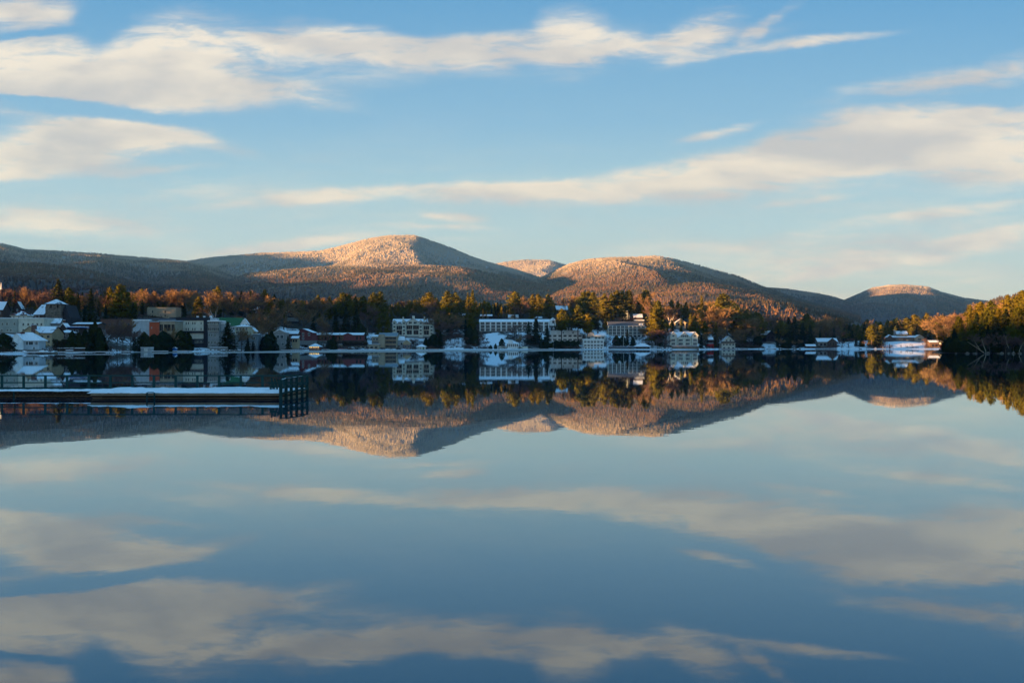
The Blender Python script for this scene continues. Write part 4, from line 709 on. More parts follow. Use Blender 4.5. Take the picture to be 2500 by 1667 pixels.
MB().box(-12.5 * k, 12.5 * k, 0, 4, -1.2, 2.0).build('wall', ['lightblue'], r); MB().box(-12.9 * k, 12.9 * k, -.1, 4.1, 2.0, 2.35).build('roof', ['snow'], r); MB().box(-1, 1, -.04, -.003, 0, 1.7).build('door', ['trimwhite'], r)
r = tag(root('shed', (wx(425.5, 545), 545, .4)), 'small bright blue shed with snowy roof near the round conifer', 'shed')
MB().box(-.95, .95, 0, 2, -1, 1.5).add([(-.95, 0, 1.5), (.95, 0, 1.5), (0, 0, 2.1), (-.95, 2, 1.5), (.95, 2, 1.5), (0, 2, 2.1)], [(0, 1, 2), (4, 3, 5), (0, 2, 5, 3), (1, 4, 5, 2)]).build('wall', ['blue'], r)
MB().slab([(-1.1, -.1, 1.65), (0, -.1, 2.35), (0, 2.1, 2.35), (-1.1, 2.1, 1.65)], .16, 0, 0).slab([(0, -.1, 2.35), (1.1, -.1, 1.65), (1.1, 2.1, 1.65), (0, 2.1, 2.35)], .16, 0, 0).build('roof', ['snow'], r)
r = tag(root('street_lamp', (wx(1522.5, 858), 858, gz(1522, 858))), 'thin white lamp post with globe left of the open pavilion', 'lamp post'); zt = wz(823, 858) - gz(1522, 858)
MB().tube((0, 0, -1), (0, 0, zt - .5), .13, .09).build('pole', ['trimwhite'], r); MB().tube((0, 0, zt - .5), (0, 0, zt), .32, .2, 8).build('lamp_globe', ['trimwhite'], r)
r = tag(root('utility_pole', (wx(896.5, 850), 850, gz(896, 850))), 'bare wooden utility pole right of the long red motel', 'pole'); zt = wz(792, 850) - gz(896, 850)
MB().tube((0, 0, -1), (0, 0, zt), .22, .16).build('pole', ['oldwood'], r); MB().box(-1.1, 1.1, -.08, .08, zt - 1.2, zt - 1.0).build('crossarm', ['oldwood'], r)
def boat(px, D, L, c, lb):
    r = tag(root('kayak', (wx(px, D), D, .8)), lb, 'kayak'); n = 10; v = []; g = MB()
    for i in range(n + 1):
        u = i / n * 2 - 1; w = .38 * (1 - u * u) ** .6 + .01; h = .3 * (1 - u * u) ** .4 + .02; v += [(u * L / 2, -w, 0), (u * L / 2, 0, h), (u * L / 2, w, 0)]
    g.add(v, [f for i in range(n) for f in ((3 * i, 3 * i + 3, 3 * i + 4, 3 * i + 1), (3 * i + 1, 3 * i + 4, 3 * i + 5, 3 * i + 2))]); g.build('hull', [c], r); MB().box(-.4, .4, -.2, .2, .27, .34).build('cockpit_rim', ['black'], r)
boat(832, 739, 4.5, 'red', 'red kayak upturned on the dock by the long low tan boathouse'); boat(1312, 826, 4.5, 'tarp', 'dark kayak upturned on the long dock beside the white windowed boathouse')
# retaining wall under the narrow tower block
for a in [(512, 556, 848, 857, 577, 'long dark retaining wall below the narrow grey tower block', 'concrete'), (1486, 1552, 846, 852, 850, 'low dark lakeside wall left of the open pavilion', 'slate'), (1640, 1706, 845, 853, 852, 'rubble stone lake wall under the three gabled hotel', 'stone'), (140, 206, 850, 861, 470, 'brown timber wall behind the wide left dock', 'darkwood')]:
    w = (a[1] - a[0]) / 2 * a[4] / F
    g = MB().box(-w, w, 0, .8, -1.5, (a[3] - a[2]) * a[4] / F, 0).box(-w - .05, w + .05, -.08, .9, (a[3] - a[2]) * a[4] / F, (a[3] - a[2]) * a[4] / F + .22, 1)
    tag(g.build('retaining_wall', [a[6], 'snow']), a[5], 'wall').location = (wx((a[0] + a[1]) / 2, a[4]), a[4], wz(a[3], a[4]))
# boulders with caps of snow
def boulder(i):
    rs = np.random.default_rng(i); n = 7; me = MB(); v = []; rings = 5
    for a in range(rings):
        ph = a / (rings - 1) * math.pi / 2 * 1.1
        for j in range(n): t_ = 2 * math.pi * j / n; rr = (.8 + .35 * rs.random()); v.append((math.cos(t_) * math.cos(ph) * rr, math.sin(t_) * math.cos(ph) * rr * .8, math.sin(ph) * .62 * rr - .1))
    f = [(a * n + j, a * n + (j + 1) % n, (a + 1) * n + (j + 1) % n, (a + 1) * n + j) for a in range(rings - 1) for j in range(n)]
    return me.add(v, f, [0 if q < 2 * n else 1 for q in range(len(f))]).mesh('boulder', ['stone', 'snow'])
bmesh_ = [boulder(i) for i in range(5)]
bare_ = [boulder(i) for i in range(5, 10)]
for b_ in bare_: b_.materials[1] = M['stonelight']
rows = [(60, 92, 440, 5, 'along the left shore below the white lakeside house', 1.6), (100, 132, 444, 5, 'right of the white lakeside house', 2.2), (505, 560, 572, 9, 'below the narrow grey tower block', 1.3), (1095, 1165, 832, 7, 'below the tall bare tree', 1.5),
        (1610, 1636, 846, 4, 'right of the open pavilion', 1.5), (1820, 1960, 950, 9, 'left of the small orange brown boathouse', 1.6), (2100, 2165, 962, 6, 'left of the snowy lawn on the right shore', 1.6), (2340, 2510, 432, 12, 'at the foot of the right headland', .75)]
ORD = ['leftmost', 'second from the left', 'third from the left', 'fourth from the left', 'fifth from the left', 'sixth from the left', 'seventh from the left', 'eighth from the left', 'ninth from the left', 'tenth from the left', 'eleventh from the left', 'twelfth from the left']
for (a, c, D, n, wh, sc) in rows:
    for i, p in enumerate(lin(a, c, n)):
        q = p + random.uniform(-.48, .48) * (c - a) / n; d = D + random.uniform(-2.5, 2.5); s = sc * random.uniform(.5, 1.35)
        o = link('boulder', (bare_ if a > 2330 else bmesh_)[i % 5], None, (wx(q, d), d, max(.0, (gz(q, d) if p < 2300 else .2)) - .05)); o.scale = (s, s, s); o.rotation_euler = (0, 0, random.uniform(0, 6))
        tag(o, f'{ORD[i]} {"grey" if a > 2330 else "snowy"} boulder {wh}', 'boulder', 'boulders along the shores')
# ------------------------------------------------------------------ trees (prototypes are 20 m tall)
def tufts(C, N, S, rs, elong=1.5):
    n = len(C); N = N / np.linalg.norm(N, axis=1, keepdims=True); h = rs.normal(size=(n, 3)); A = np.cross(N, h); A /= np.linalg.norm(A, axis=1, keepdims=True); Bv = np.cross(N, A)
    th = rs.uniform(0, 6.28, n)[:, None]; A2 = np.cos(th) * A + np.sin(th) * Bv; B2 = -np.sin(th) * A + np.cos(th) * Bv; S = S[:, None]
    V = np.stack([C + A2 * S * elong, C - A2 * S * .6 + B2 * S * .75, C - A2 * S * .6 - B2 * S * .75], 1).reshape(-1, 3)
    return V
def crown_mesh(nm, V, mat): return npmesh(nm, V, np.arange(len(V)).reshape(-1, 3), [mat])
def pine(seed, z0=.28, R=4.0, nb=64, per=56, prof=0, size=.42, mat='pine', up=.35):
    rs = np.random.default_rng(seed); C = []; Nn = []; S = []; tr = MB(); tr.tube((0, 0, -1.5), (0, 0, 12), .32, .2, 7); tr.tube((0, 0, 12), (0, 0, 19), .2, .05, 6)
    lobe = rs.uniform(0, 6.28, 3)
    for b in range(nb):
        u = (b + rs.random()) / nb; z = 20 * (z0 + (1 - z0) * u ** .92) - .6
        if prof == 0: w = (1 - u) ** .55 * (.55 + .45 * math.sin(min(1, u * 3 + .15) * 1.57))     # irregular white pine
        elif prof == 1: w = math.sin(min(1, .25 + u * .9) * math.pi * .98) ** .7 + .15            # broad round top
        else: w = (1 - u) ** .85 + .04                                                           # spire
        az = b * 2.4 + rs.normal(0, .35); L = R * w * rs.uniform(.55, 1.18) * (1 + .22 * math.cos(az - lobe[0]) * (prof < 2))
        d = np.array([math.cos(az), math.sin(az), rs.normal(up, .12)]); d0 = np.array([math.cos(az), math.sin(az), 0])
        if L > 1.2 and b % 2 == 0: tr.tube((0, 0, z), tuple(np.array([0, 0, z]) + d * L * .75), .08, .02, 4)
        n = int(per * (.35 + .65 * min(1, L / R))); t = rs.uniform(.28 if prof < 2 else .1, 1.02, n) ** .8
        c = np.array([0, 0, z]) + t[:, None] * L * d; wd = (.14 + .12 * t) * L
        c += rs.normal(0, 1, (n, 3)) * np.stack([wd, wd, wd * (.34 if prof < 2 else .3)], 1)
        C.append(c); Nn.append(d0 * .75 + np.array([0, 0, .55]) + rs.normal(0, .42, (n, 3))); S.append(rs.uniform(.6, 1.25, n) * size)
    V = tufts(np.concatenate(C), np.concatenate(Nn), np.concatenate(S), rs)
    return crown_mesh('crown', V, mat), tr.mesh('trunk', ['bark'])
def cedar(seed, R=3.6, round_=.5, mat='spruce', n=3600):
    rs = np.random.default_rng(seed); u = rs.random(n); az = rs.uniform(0, 6.28, n)
    w = np.where(u < .12, .7 + u * 2.5, (1 - ((u - .12) / .88) ** (2.2 if round_ > .4 else 1.25)) ** .75) * R * (1 + .16 * np.sin(az * 3 + seed) + .14 * np.sin(u * 17 + az * 2)) * rs.uniform(.78, 1.05, n)
    C = np.stack([w * np.cos(az), w * np.sin(az), .2 + u * 19.5], 1); N = np.stack([np.cos(az), np.sin(az), .35 + 0 * az], 1) + rs.normal(0, .4, (n, 3))
    t = MB(); t.tube((0, 0, -1.5), (0, 0, 16), .3, .08, 6)
    return crown_mesh('crown', tufts(C, N, rs.uniform(.3, .6, n), rs), mat), t.mesh('trunk', ['bark'])
def bare(seed, spread=.62, bark='bark', mat='twigs', H=20, tw=.075):
    rs = random.Random(seed); T = MB(); RB = []
    def ribbon(a, b, w):
        d = (b - a); s = d.cross(Vector((rs.gauss(0, 1), rs.gauss(0, 1), rs.gauss(0, 1))))
        if s.length < 1e-6: return
        s = s.normalized() * w; RB.extend([a - s, a + s, b])
    def grow(p, d, L, r, lev):
        q = p + d * L
        if lev <= 2: T.tube(p, q, r, r * .62, 5)
        else: ribbon(p, q, max(tw, r))
        if lev == 5: return
        n = (4, 4, 4, 5, 6)[lev]
        for i in range(n):
            f = rs.uniform(.35, 1.0) if lev else rs.uniform(.75, 1.0)
            dv = (d + Vector((rs.gauss(0, 1), rs.gauss(0, 1), rs.gauss(.25, .6))).normalized() * (spread * (1.0 if lev else 1.25))).normalized()
            grow(p + d * L * f, dv, L * (.56, .72, .68, .62, .6)[lev] * rs.uniform(.8, 1.15) * (1.35 if lev == 0 else 1), r * .55, lev + 1)
    grow(Vector((0, 0, -1.2)), Vector((rs.gauss(0, .04), rs.gauss(0, .04), 1)).normalized(), 7.0, .30, 0)
    V = np.array([tuple(v) for v in RB]); zm = np.percentile(V[:, 2], 99.5); k = 20 / zm; V *= k; T.v = [(x * k, y * k, z * k) for x, y, z in T.v]
    return crown_mesh('crown', V, mat), T.mesh('trunk', [bark])
PR = {'pine': [pine(s, z0=z, R=r, prof=0) for s, z, r in ((1, .25, 3.6), (2, .32, 4.2), (3, .2, 3.3), (4, .38, 4.4), (5, .15, 3.8))],
      'bigpine': [pine(s, z0=z, R=r, nb=95, per=70, prof=0, size=.36) for s, z, r in ((11, .12, 4.6), (12, .22, 5.0), (13, .1, 4.2), (14, .3, 4.6))],
      'tallpine': [pine(s, z0=.42, R=4.4, nb=64, per=70, prof=0) for s in (15, 16)],
      'roundpine': [pine(s, z0=.12, R=5.2, nb=90, per=60, prof=1, up=.2) for s in (21, 22)],
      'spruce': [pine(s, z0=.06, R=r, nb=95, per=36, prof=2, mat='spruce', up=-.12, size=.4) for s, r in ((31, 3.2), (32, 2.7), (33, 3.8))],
      'litspruce': [pine(s, z0=.05, R=r, nb=95, per=36, prof=2, mat='pine', up=-.1, size=.4) for s, r in ((34, 3.0), (35, 3.6))],  # spruces in the brighter pine colour, sunlight put into the needle tone
      'cedar': [cedar(41, 4.2, .6), cedar(42, 3.6, .3), cedar(43, 5.0, .6)],
      'bare': [bare(s, sp) for s, sp in ((51, .62), (52, .70), (53, .56), (54, .66), (55, .6))],
      'redbare': [bare(s, sp, mat='redtwigs') for s, sp in ((56, .6), (57, .7), (58, .64))],
      'birch': [bare(s, .5, 'birchbark') for s in (61, 62)]}
KN = {'pine': ('pine_tree', 'pine'), 'bigpine': ('pine_tree', 'pine'), 'tallpine': ('pine_tree', 'long trunked pine'), 'roundpine': ('pine_tree', 'round crowned pine'), 'spruce': ('spruce_tree', 'spruce'), 'litspruce': ('spruce_tree', 'spruce'),
      'cedar': ('cedar_tree', 'dense cedar'), 'bare': ('bare_tree', 'bare tree'), 'redbare': ('bare_tree', 'reddish bare tree'), 'birch': ('birch_tree', 'white trunked bare tree')}
GRP = {'pine_tree': 'pines on the village slopes', 'spruce_tree': 'spruces on the village slopes', 'cedar_tree': 'dense cedars by the shore', 'bare_tree': 'leafless trees around the village', 'birch_tree': 'white trunked leafless trees'}
TREES = []
def tree(kind, px, ytop, D, wf=1.0, var=None, zg=None, hero=False):
    z = float(ground(px, D)[0]) if zg is None else zg; H = wz(ytop, D) - z
    if H < 3: return None
    if kind == 'cedar' and H < 15: wf *= 1.65
    if kind in ('pine', 'bigpine') and D > 600: wf *= 1.18
    TREES.append(dict(kind=kind, px=px, yt=ytop, D=D, H=H, z=z, wf=wf, var=random.randrange(100) if var is None else var))
    return TREES[-1]
# skyline of the woods behind the village
SKY = [(-60, 700), (0, 701), (20, 698), (60, 700), (100, 701), (125, 702), (165, 703), (185, 710), (240, 712), (262, 712), (320, 720), (335, 710), (390, 709), (400, 717), (425, 712), (465, 706), (480, 722), (497, 742), (515, 722), (550, 714), (590, 712), (632, 714), (668, 718), (700, 727),
       (745, 727), (775, 722), (805, 724), (822, 722), (850, 716), (875, 722), (925, 714), (940, 732), (960, 736), (980, 730), (1020, 722), (1050, 716), (1075, 726), (1100, 714), (1128, 728), (1150, 712), (1168, 733), (1205, 730), (1235, 742), (1262, 716), (1285, 722), (1340, 720), (1358, 738), (1385, 732), (1410, 718), (1455, 714), (1467, 728), (1478, 720),
       (1535, 712), (1548, 732), (1575, 712), (1600, 734), (1625, 742), (1665, 742), (1690, 738), (1720, 726), (1745, 738), (1765, 724), (1790, 728), (1810, 748), (1850, 762), (1885, 776), (1925, 776), (1985, 770), (2010, 780), (2045, 772), (2065, 786), (2095, 786), (2120, 780), (2160, 778), (2225, 772), (2265, 764), (2300, 768), (2350, 766)]
def skyy(px): return float(np.interp(px, [a[0] for a in SKY], [a[1] for a in SKY]))
def regw(px):     # mix of kinds along the shore
    if px < 170: return dict(bare=4, redbare=4, spruce=2)
    if px < 320: return dict(spruce=4, bare=3, pine=2)
    if px < 660: return dict(bare=6, pine=2, redbare=1, spruce=2)
    if px < 900: return dict(pine=5, bare=3, spruce=2, redbare=1)
    if px < 1360: return dict(pine=9, redbare=1, spruce=2)
    if px < 1620: return dict(pine=6, bare=1, redbare=2)
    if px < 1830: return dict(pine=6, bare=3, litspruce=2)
    if px < 2000: return dict(pine=4, bare=5, redbare=1)
    if px < 2060: return dict(bare=3, redbare=2, pine=1)
    return dict(pine=7, spruce=2, bare=1)
def pick(px): w = regw(px); return random.choices(list(w), list(w.values()))[0]
def crestD(px): return float(np.interp(px, [-60, 0, 200, 400, 600, 800, 1000, 1200, 1400, 1600, 1700, 1800, 2000, 2350], [690, 690, 700, 735, 840, 930, 985, 990, 1025, 1040, 1060, 1070, 1080, 1075]))
LOWH = [(560, 690, 745), (700, 940, 770), (1000, 1360, 762), (1425, 1480, 775), (1510, 1580, 788)]
HERO = [  # kind, px, top row, distance, width factor
 ('spruce', 142, 679, 620, 1.5), ('bigpine', 168, 700, 640, .9), ('spruce', 36, 700, 640, .55), ('bare', 62, 700, 640, 1.1), ('redbare', 92, 712, 630, 1.1), ('redbare', 12, 706, 640, 1), ('spruce', 190, 712, 620, 1.1), ('spruce', 222, 702, 610, 1.15), ('redbare', 245, 712, 650, 1.1), ('roundpine', 292, 693, 640, 1.25), ('bigpine', 268, 700, 650, 1.0), ('pine', 312, 712, 640, .9),
 ('spruce', 206, 748, 590, 1.2), ('spruce', 258, 742, 600, 1.1), ('spruce', 325, 738, 600, 1.1),
 ('bare', 345, 707, 700, 1.35), ('bare', 372, 710, 705, 1.3), ('bare', 338, 716, 690, 1.2), ('bare', 408, 717, 700, 1.1), ('pine', 347, 702, 715, .7), ('bare', 455, 706, 700, 1.35), ('bare', 436, 710, 705, 1.1), ('pine', 445, 703, 715, .7), ('pine', 486, 722, 690, 1.1), ('spruce', 383, 726, 712, .9), ('spruce', 450, 738, 655, 1.2), ('pine', 425, 730, 712, 1),
 ('bigpine', 532, 697, 760, 1.05), ('birch', 527, 728, 690, .9), ('bare', 545, 712, 745, 1.1), ('bare', 565, 722, 740, 1.3), ('bare', 588, 722, 745, 1.3), ('spruce', 589, 709, 800, .9), ('pine', 612, 709, 800, .9), ('redbare', 625, 712, 780, 1.1), ('pine', 646, 704, 800, .9), ('redbare', 606, 718, 780, 1), ('spruce', 670, 716, 800, .9), ('bare', 693, 725, 800, 1.1), ('spruce', 723, 729, 860, 1.2),
 ('pine', 661, 730, 750, .95), ('bare', 626, 748, 700, 1.2), ('bare', 640, 768, 690, 1.1), ('bare', 655, 760, 700, 1.2), ('bare', 616, 768, 680, 1.0),
 ('bare', 765, 731, 850, 1.4), ('bare', 782, 735, 855, 1.2), ('pine', 777, 718, 890, .9), ('pine', 805, 722, 880, .9), ('bigpine', 838, 712, 880, 1.0), ('bigpine', 852, 716, 885, .9), ('pine', 868, 722, 890, .8), ('pine', 887, 720, 890, 1), ('bigpine', 912, 712, 880, .9), ('bigpine', 928, 709, 880, 1), ('redbare', 899, 745, 850, 1), ('spruce', 845, 748, 840, 1.3), ('spruce', 820, 750, 840, 1.2), ('spruce', 870, 752, 840, 1.2), ('spruce', 765, 765, 825, 1.3), ('bare', 742, 755, 800, 1.2), ('bare', 790, 770, 800, 1.1), ('redbare', 802, 790, 790, .8), ('cedar', 880, 789, 820, 1.0),
 ('litspruce', 926, 763, 830, 1.0), ('litspruce', 946, 760, 832, 1.1), ('pine', 1050, 712, 960, 1.3), ('bigpine', 1092, 708, 940, 1.1), ('bigpine', 1112, 712, 940, 1.0), ('pine', 1098, 730, 900, .9), ('litspruce', 1154, 705, 930, .9), ('litspruce', 1142, 712, 930, .8), ('redbare', 1068, 733, 900, 1), ('litspruce', 1070, 752, 870, .8), ('bare', 1076, 762, 850, 1.5), ('redbare', 1086, 785, 838, 1.2), ('spruce', 1100, 745, 900, 1.3),
 ('litspruce', 1152, 765, 862, 1.1), ('cedar', 1146, 792, 846, 1.0), ('cedar', 1160, 800, 842, .9), ('spruce', 1137, 775, 880, 1.0), ('redbare', 1110, 792, 850, .8), ('redbare', 1112, 782, 870, .7), ('redbare', 1172, 822, 840, .9), ('redbare', 1185, 832, 836, 1.0),
 ('pine', 1257, 710, 960, 1.2), ('redbare', 1272, 725, 950, 1.0), ('pine', 1300, 717, 950, .9), ('pine', 1313, 716, 950, .9), ('pine', 1338, 717, 960, 1.1), ('redbare', 1262, 786, 865, 1.2), ('spruce', 1290, 784, 862, 1.3), ('spruce', 1309, 774, 862, 1.7), ('spruce', 1336, 792, 866, 1.5), ('bare', 1268, 818, 848, 1.4), ('redbare', 1280, 815, 845, 1.0), ('cedar', 1225, 826, 842, .8),
 ('spruce', 618, 832, 640, 1.6), ('bare', 590, 800, 612, .9), ('bare', 575, 812, 600, .9), ('tallpine', 1371, 752, 858, 1.0), ('tallpine', 1411, 743, 862, 1.1), ('tallpine', 1434, 763, 858, .85), ('roundpine', 1425, 712, 980, 1.1), ('roundpine', 1448, 712, 980, 1.1), ('bigpine', 1437, 709, 985, 1.0), ('redbare', 1405, 722, 985, 1.1), ('bare', 1380, 728, 985, .7), ('bare', 1397, 722, 985, .7), ('cedar', 1450, 768, 935, 1.1), ('cedar', 1436, 775, 930, 1.0),
 ('pine', 1476, 715, 950, 1.2), ('pine', 1506, 706, 955, 1.0), ('pine', 1492, 714, 950, .8), ('pine', 1520, 708, 960, 1.0), ('pine', 1535, 705, 960, .9), ('litspruce', 1487, 765, 920, .9), ('pine', 1478, 776, 915, 1.0), ('redbare', 1548, 728, 980, 1.1), ('bigpine', 1577, 705, 970, 1.0), ('bigpine', 1565, 715, 965, .9), ('bare', 1581, 722, 960, .9),
 ('bigpine', 1606, 732, 878, 1.05), ('bigpine', 1600, 752, 872, 1.0), ('spruce', 1612, 800, 870, 1.6), ('redbare', 1585, 745, 930, 1.1), ('birch', 1635, 748, 940, .9), ('redbare', 1628, 752, 950, 1.2), ('redbare', 1645, 752, 950, 1.2), ('pine', 1640, 730, 985, 1.1), ('pine', 1655, 733, 985, .9), ('pine', 1675, 736, 990, 1), ('spruce', 1640, 780, 930, 1.4), ('spruce', 1630, 790, 905, 1.3), ('litspruce', 1663, 773, 940, .7),
 ('litspruce', 1686, 762, 930, 1.1), ('pine', 1695, 768, 925, 1.2), ('litspruce', 1713, 720, 980, .9), ('pine', 1708, 752, 950, 1), ('pine', 1721, 782, 905, 1.1), ('pine', 1703, 800, 900, 1.0), ('litspruce', 1748, 784, 920, 1.1), ('roundpine', 1768, 717, 990, 1.2), ('bigpine', 1755, 724, 985, 1.1), ('bare', 1760, 748, 960, 1.3), ('bare', 1740, 765, 945, 1.2), ('bare', 1775, 765, 940, 1.2), ('pine', 1800, 748, 985, 1.1), ('pine', 1820, 756, 1010, 1.2),
 ('litspruce', 1815, 770, 985, 1.0), ('pine', 1845, 760, 1000, 1.5), ('pine', 1855, 765, 995, 1.2), ('redbare', 1872, 772, 1040, 1.3), ('redbare', 1900, 772, 1080, 1.3), ('pine', 1907, 781, 1000, 1.3), ('spruce', 1925, 772, 1000, 1.5), ('spruce', 1940, 770, 1000, 1.5), ('pine', 1970, 765, 1040, 1.1), ('spruce', 1960, 785, 990, 1.5), ('spruce', 1978, 792, 985, 1.4), ('bare', 1990, 782, 1060, 1.3), ('bare', 2015, 780, 1070, 1.4), ('bare', 2040, 770, 1090, 1.2), ('bare', 2025, 805, 1040, 1.5),
 ('cedar', 1850, 800, 975, 1.3), ('spruce', 1900, 800, 975, 1.3), ('spruce', 1868, 792, 1030, 1.3), ('spruce', 1950, 815, 975, 1.4), ('bare', 1830, 800, 955, 1.3), ('bare', 1808, 805, 945, 1.2), ('bare', 1752, 800, 915, 1.2), ('bare', 1715, 812, 880, 1.2), ('bare', 1812, 775, 980, 1.2), ('redbare', 1622, 805, 865, 1.5), ('bare', 1575, 800, 880, .8),
 ('pine', 2152, 792, 985, 1.3), ('spruce', 2142, 796, 978, 1.6), ('pine', 2128, 790, 970, 1.2), ('pine', 2232, 766, 1060, 1.4), ('pine', 2263, 762, 1060, 1.2), ('bare', 2283, 778, 1040, 1.5), ('pine', 2215, 775, 1060, 1.3), ('spruce', 2190, 774, 1065, 1.5), ('spruce', 2075, 785, 1060, 1.4), ('spruce', 2062, 800, 1050, 1.5), ('spruce', 2110, 785, 1055, 1.5), ('pine', 2118, 778, 1070, 1.2), ('spruce', 2140, 800, 1020, 1.5), ('cedar', 2130, 822, 980, 1.3), ('spruce', 2150, 815, 990, 1.2), ('redbare', 2262, 826, 975, 1.1), ('spruce', 2160, 795, 1040, 1.4), ('bare', 2315, 775, 1010, 1.3), ('bare', 2305, 800, 990, 1.2), ('pine', 2330, 770, 1020, 1.2),
 # close to the water
 ('cedar', 8, 813, 440, 1.6), ('cedar', 176, 808, 476, 1.1), ('cedar', 192, 812, 478, 1.2), ('cedar', 208, 805, 480, 1.1), ('cedar', 232, 783, 486, 1.15), ('spruce', 222, 790, 488, 1.3), ('cedar', 243, 800, 484, 1.0), ('redbare', 262, 785, 500, 1.0), ('redbare', 285, 778, 510, 1.1), ('bare', 300, 780, 520, 1.0), ('redbare', 318, 790, 520, 1.2), ('spruce', 328, 808, 528, 1.0),
 ('cedar', 352, 810, 535, 1.1), ('cedar', 376, 815, 540, 1.0), ('cedar', 398, 808, 545, 1.1), ('cedar', 412, 814, 548, .9), ('bare', 416, 800, 550, .7), ('cedar', 442, 806, 566, 1.05), ('cedar', 460, 810, 568, .95), ('spruce', 556, 784, 581, 2.0), ('spruce', 605, 820, 620, .9), ('cedar', 604, 838, 615, .7), ('cedar', 663, 808, 650, 1.0), ('bare', 636, 798, 650, 1.0), ('cedar', 652, 815, 645, .9), ('spruce', 703, 818, 662, 1.5),
 ('cedar', 805, 824, 732, .8), ('cedar', 814, 818, 734, .9), ('bare', 790, 808, 728, .7), ('bare', 830, 815, 765, .7), ('cedar', 1040, 823, 815, 1.0), ('cedar', 1058, 815, 818, 1.1), ('spruce', 1075, 808, 822, 1.3), ('redbare', 1010, 828, 812, 1.0), ('redbare', 1000, 832, 812, 1.0), ('cedar', 1210, 838, 833, 1.0), ('cedar', 1198, 842, 832, 1.0), ('redbare', 1160, 838, 832, 1.1),
 ('cedar', 1332, 822, 842, 1.1), ('cedar', 1322, 828, 842, 1.0), ('cedar', 1505, 818, 862, 1.0), ('cedar', 1520, 820, 862, 1.0), ('spruce', 1532, 804, 868, 1.2), ('cedar', 1545, 822, 864, 1.0), ('redbare', 1490, 822, 860, 1.2), ('redbare', 1481, 830, 852, 1.2), ('redbare', 1592, 815, 862, 1.2), ('redbare', 1605, 828, 856, 1.4), ('spruce', 1712, 815, 870, 1.4), ('redbare', 1632, 826, 856, 1.2), ('bare', 1800, 818, 935, 1.2), ('cedar', 1920, 822, 960, 1.3), ('bare', 1905, 825, 955, 1.2), ('bare', 1945, 828, 955, 1.3), ('spruce', 2172, 838, 958, .9), ('redbare', 2200, 842, 957, .7), ('redbare', 2258, 835, 958, 1.0)]
for q in [('bare', 2290, 770, 985, 1.4), ('pine', 2302, 768, 990, 1.3), ('bare', 2318, 767, 990, 1.4), ('pine', 2334, 766, 1000, 1.3), ('bare', 2346, 764, 1000, 1.4), ('pine', 2356, 765, 1000, 1.3), ('spruce', 2325, 790, 980, 1.6), ('spruce', 2345, 795, 980, 1.6), ('redbare', 2072, 825, 985, 1.4), ('spruce', 2090, 820, 985, 1.5), ('cedar', 2104, 826, 980, 1.2), ('redbare', 2055, 828, 978, 1.2), ('redbare', 2112, 832, 972, 1.3), ('redbare', 1120, 815, 845, 1.2), ('redbare', 1135, 822, 842, 1.2), ('redbare', 1100, 818, 842, 1.2), ('redbare', 1182, 818, 850, 1.2), ('redbare', 985, 818, 835, .9)]: HERO.append(q)
for h in HERO: tree(*h[:5])
hp = [(t['px'], t['yt'], t['D']) for t in TREES]
px = -50.0
while px < 2372:
    px += random.uniform(6, 11) * (1.1 if px > 2050 else 1)
    T = skyy(px) + random.uniform(0, 12) + (random.random() < .3) * 8
    tree(pick(px), px, T, crestD(px) + random.uniform(-22, 25), random.uniform(.85, 1.25))
px = -50.0
while px < 2330:                       # second row a little lower, in front
    px += random.uniform(11, 20)
    T = skyy(px) + random.uniform(18, 34); D = crestD(px) - random.uniform(28, 55)
    low = [l for a, b, l in LOWH if a < px < b]
    if 350 < px < 436 or 1240 < px < 1330 and random.random() < .5: continue
    if low and float(HZ - (ground(px, D)[0] - CAMZ) / D * F) > low[0] + 16: continue
    k = pick(px); k = {'pine': 'pine', 'litspruce': 'spruce'}.get(k, k)
    if random.random() < .35: k = 'spruce'
    tree(k, px, T, D, random.uniform(.9, 1.3))
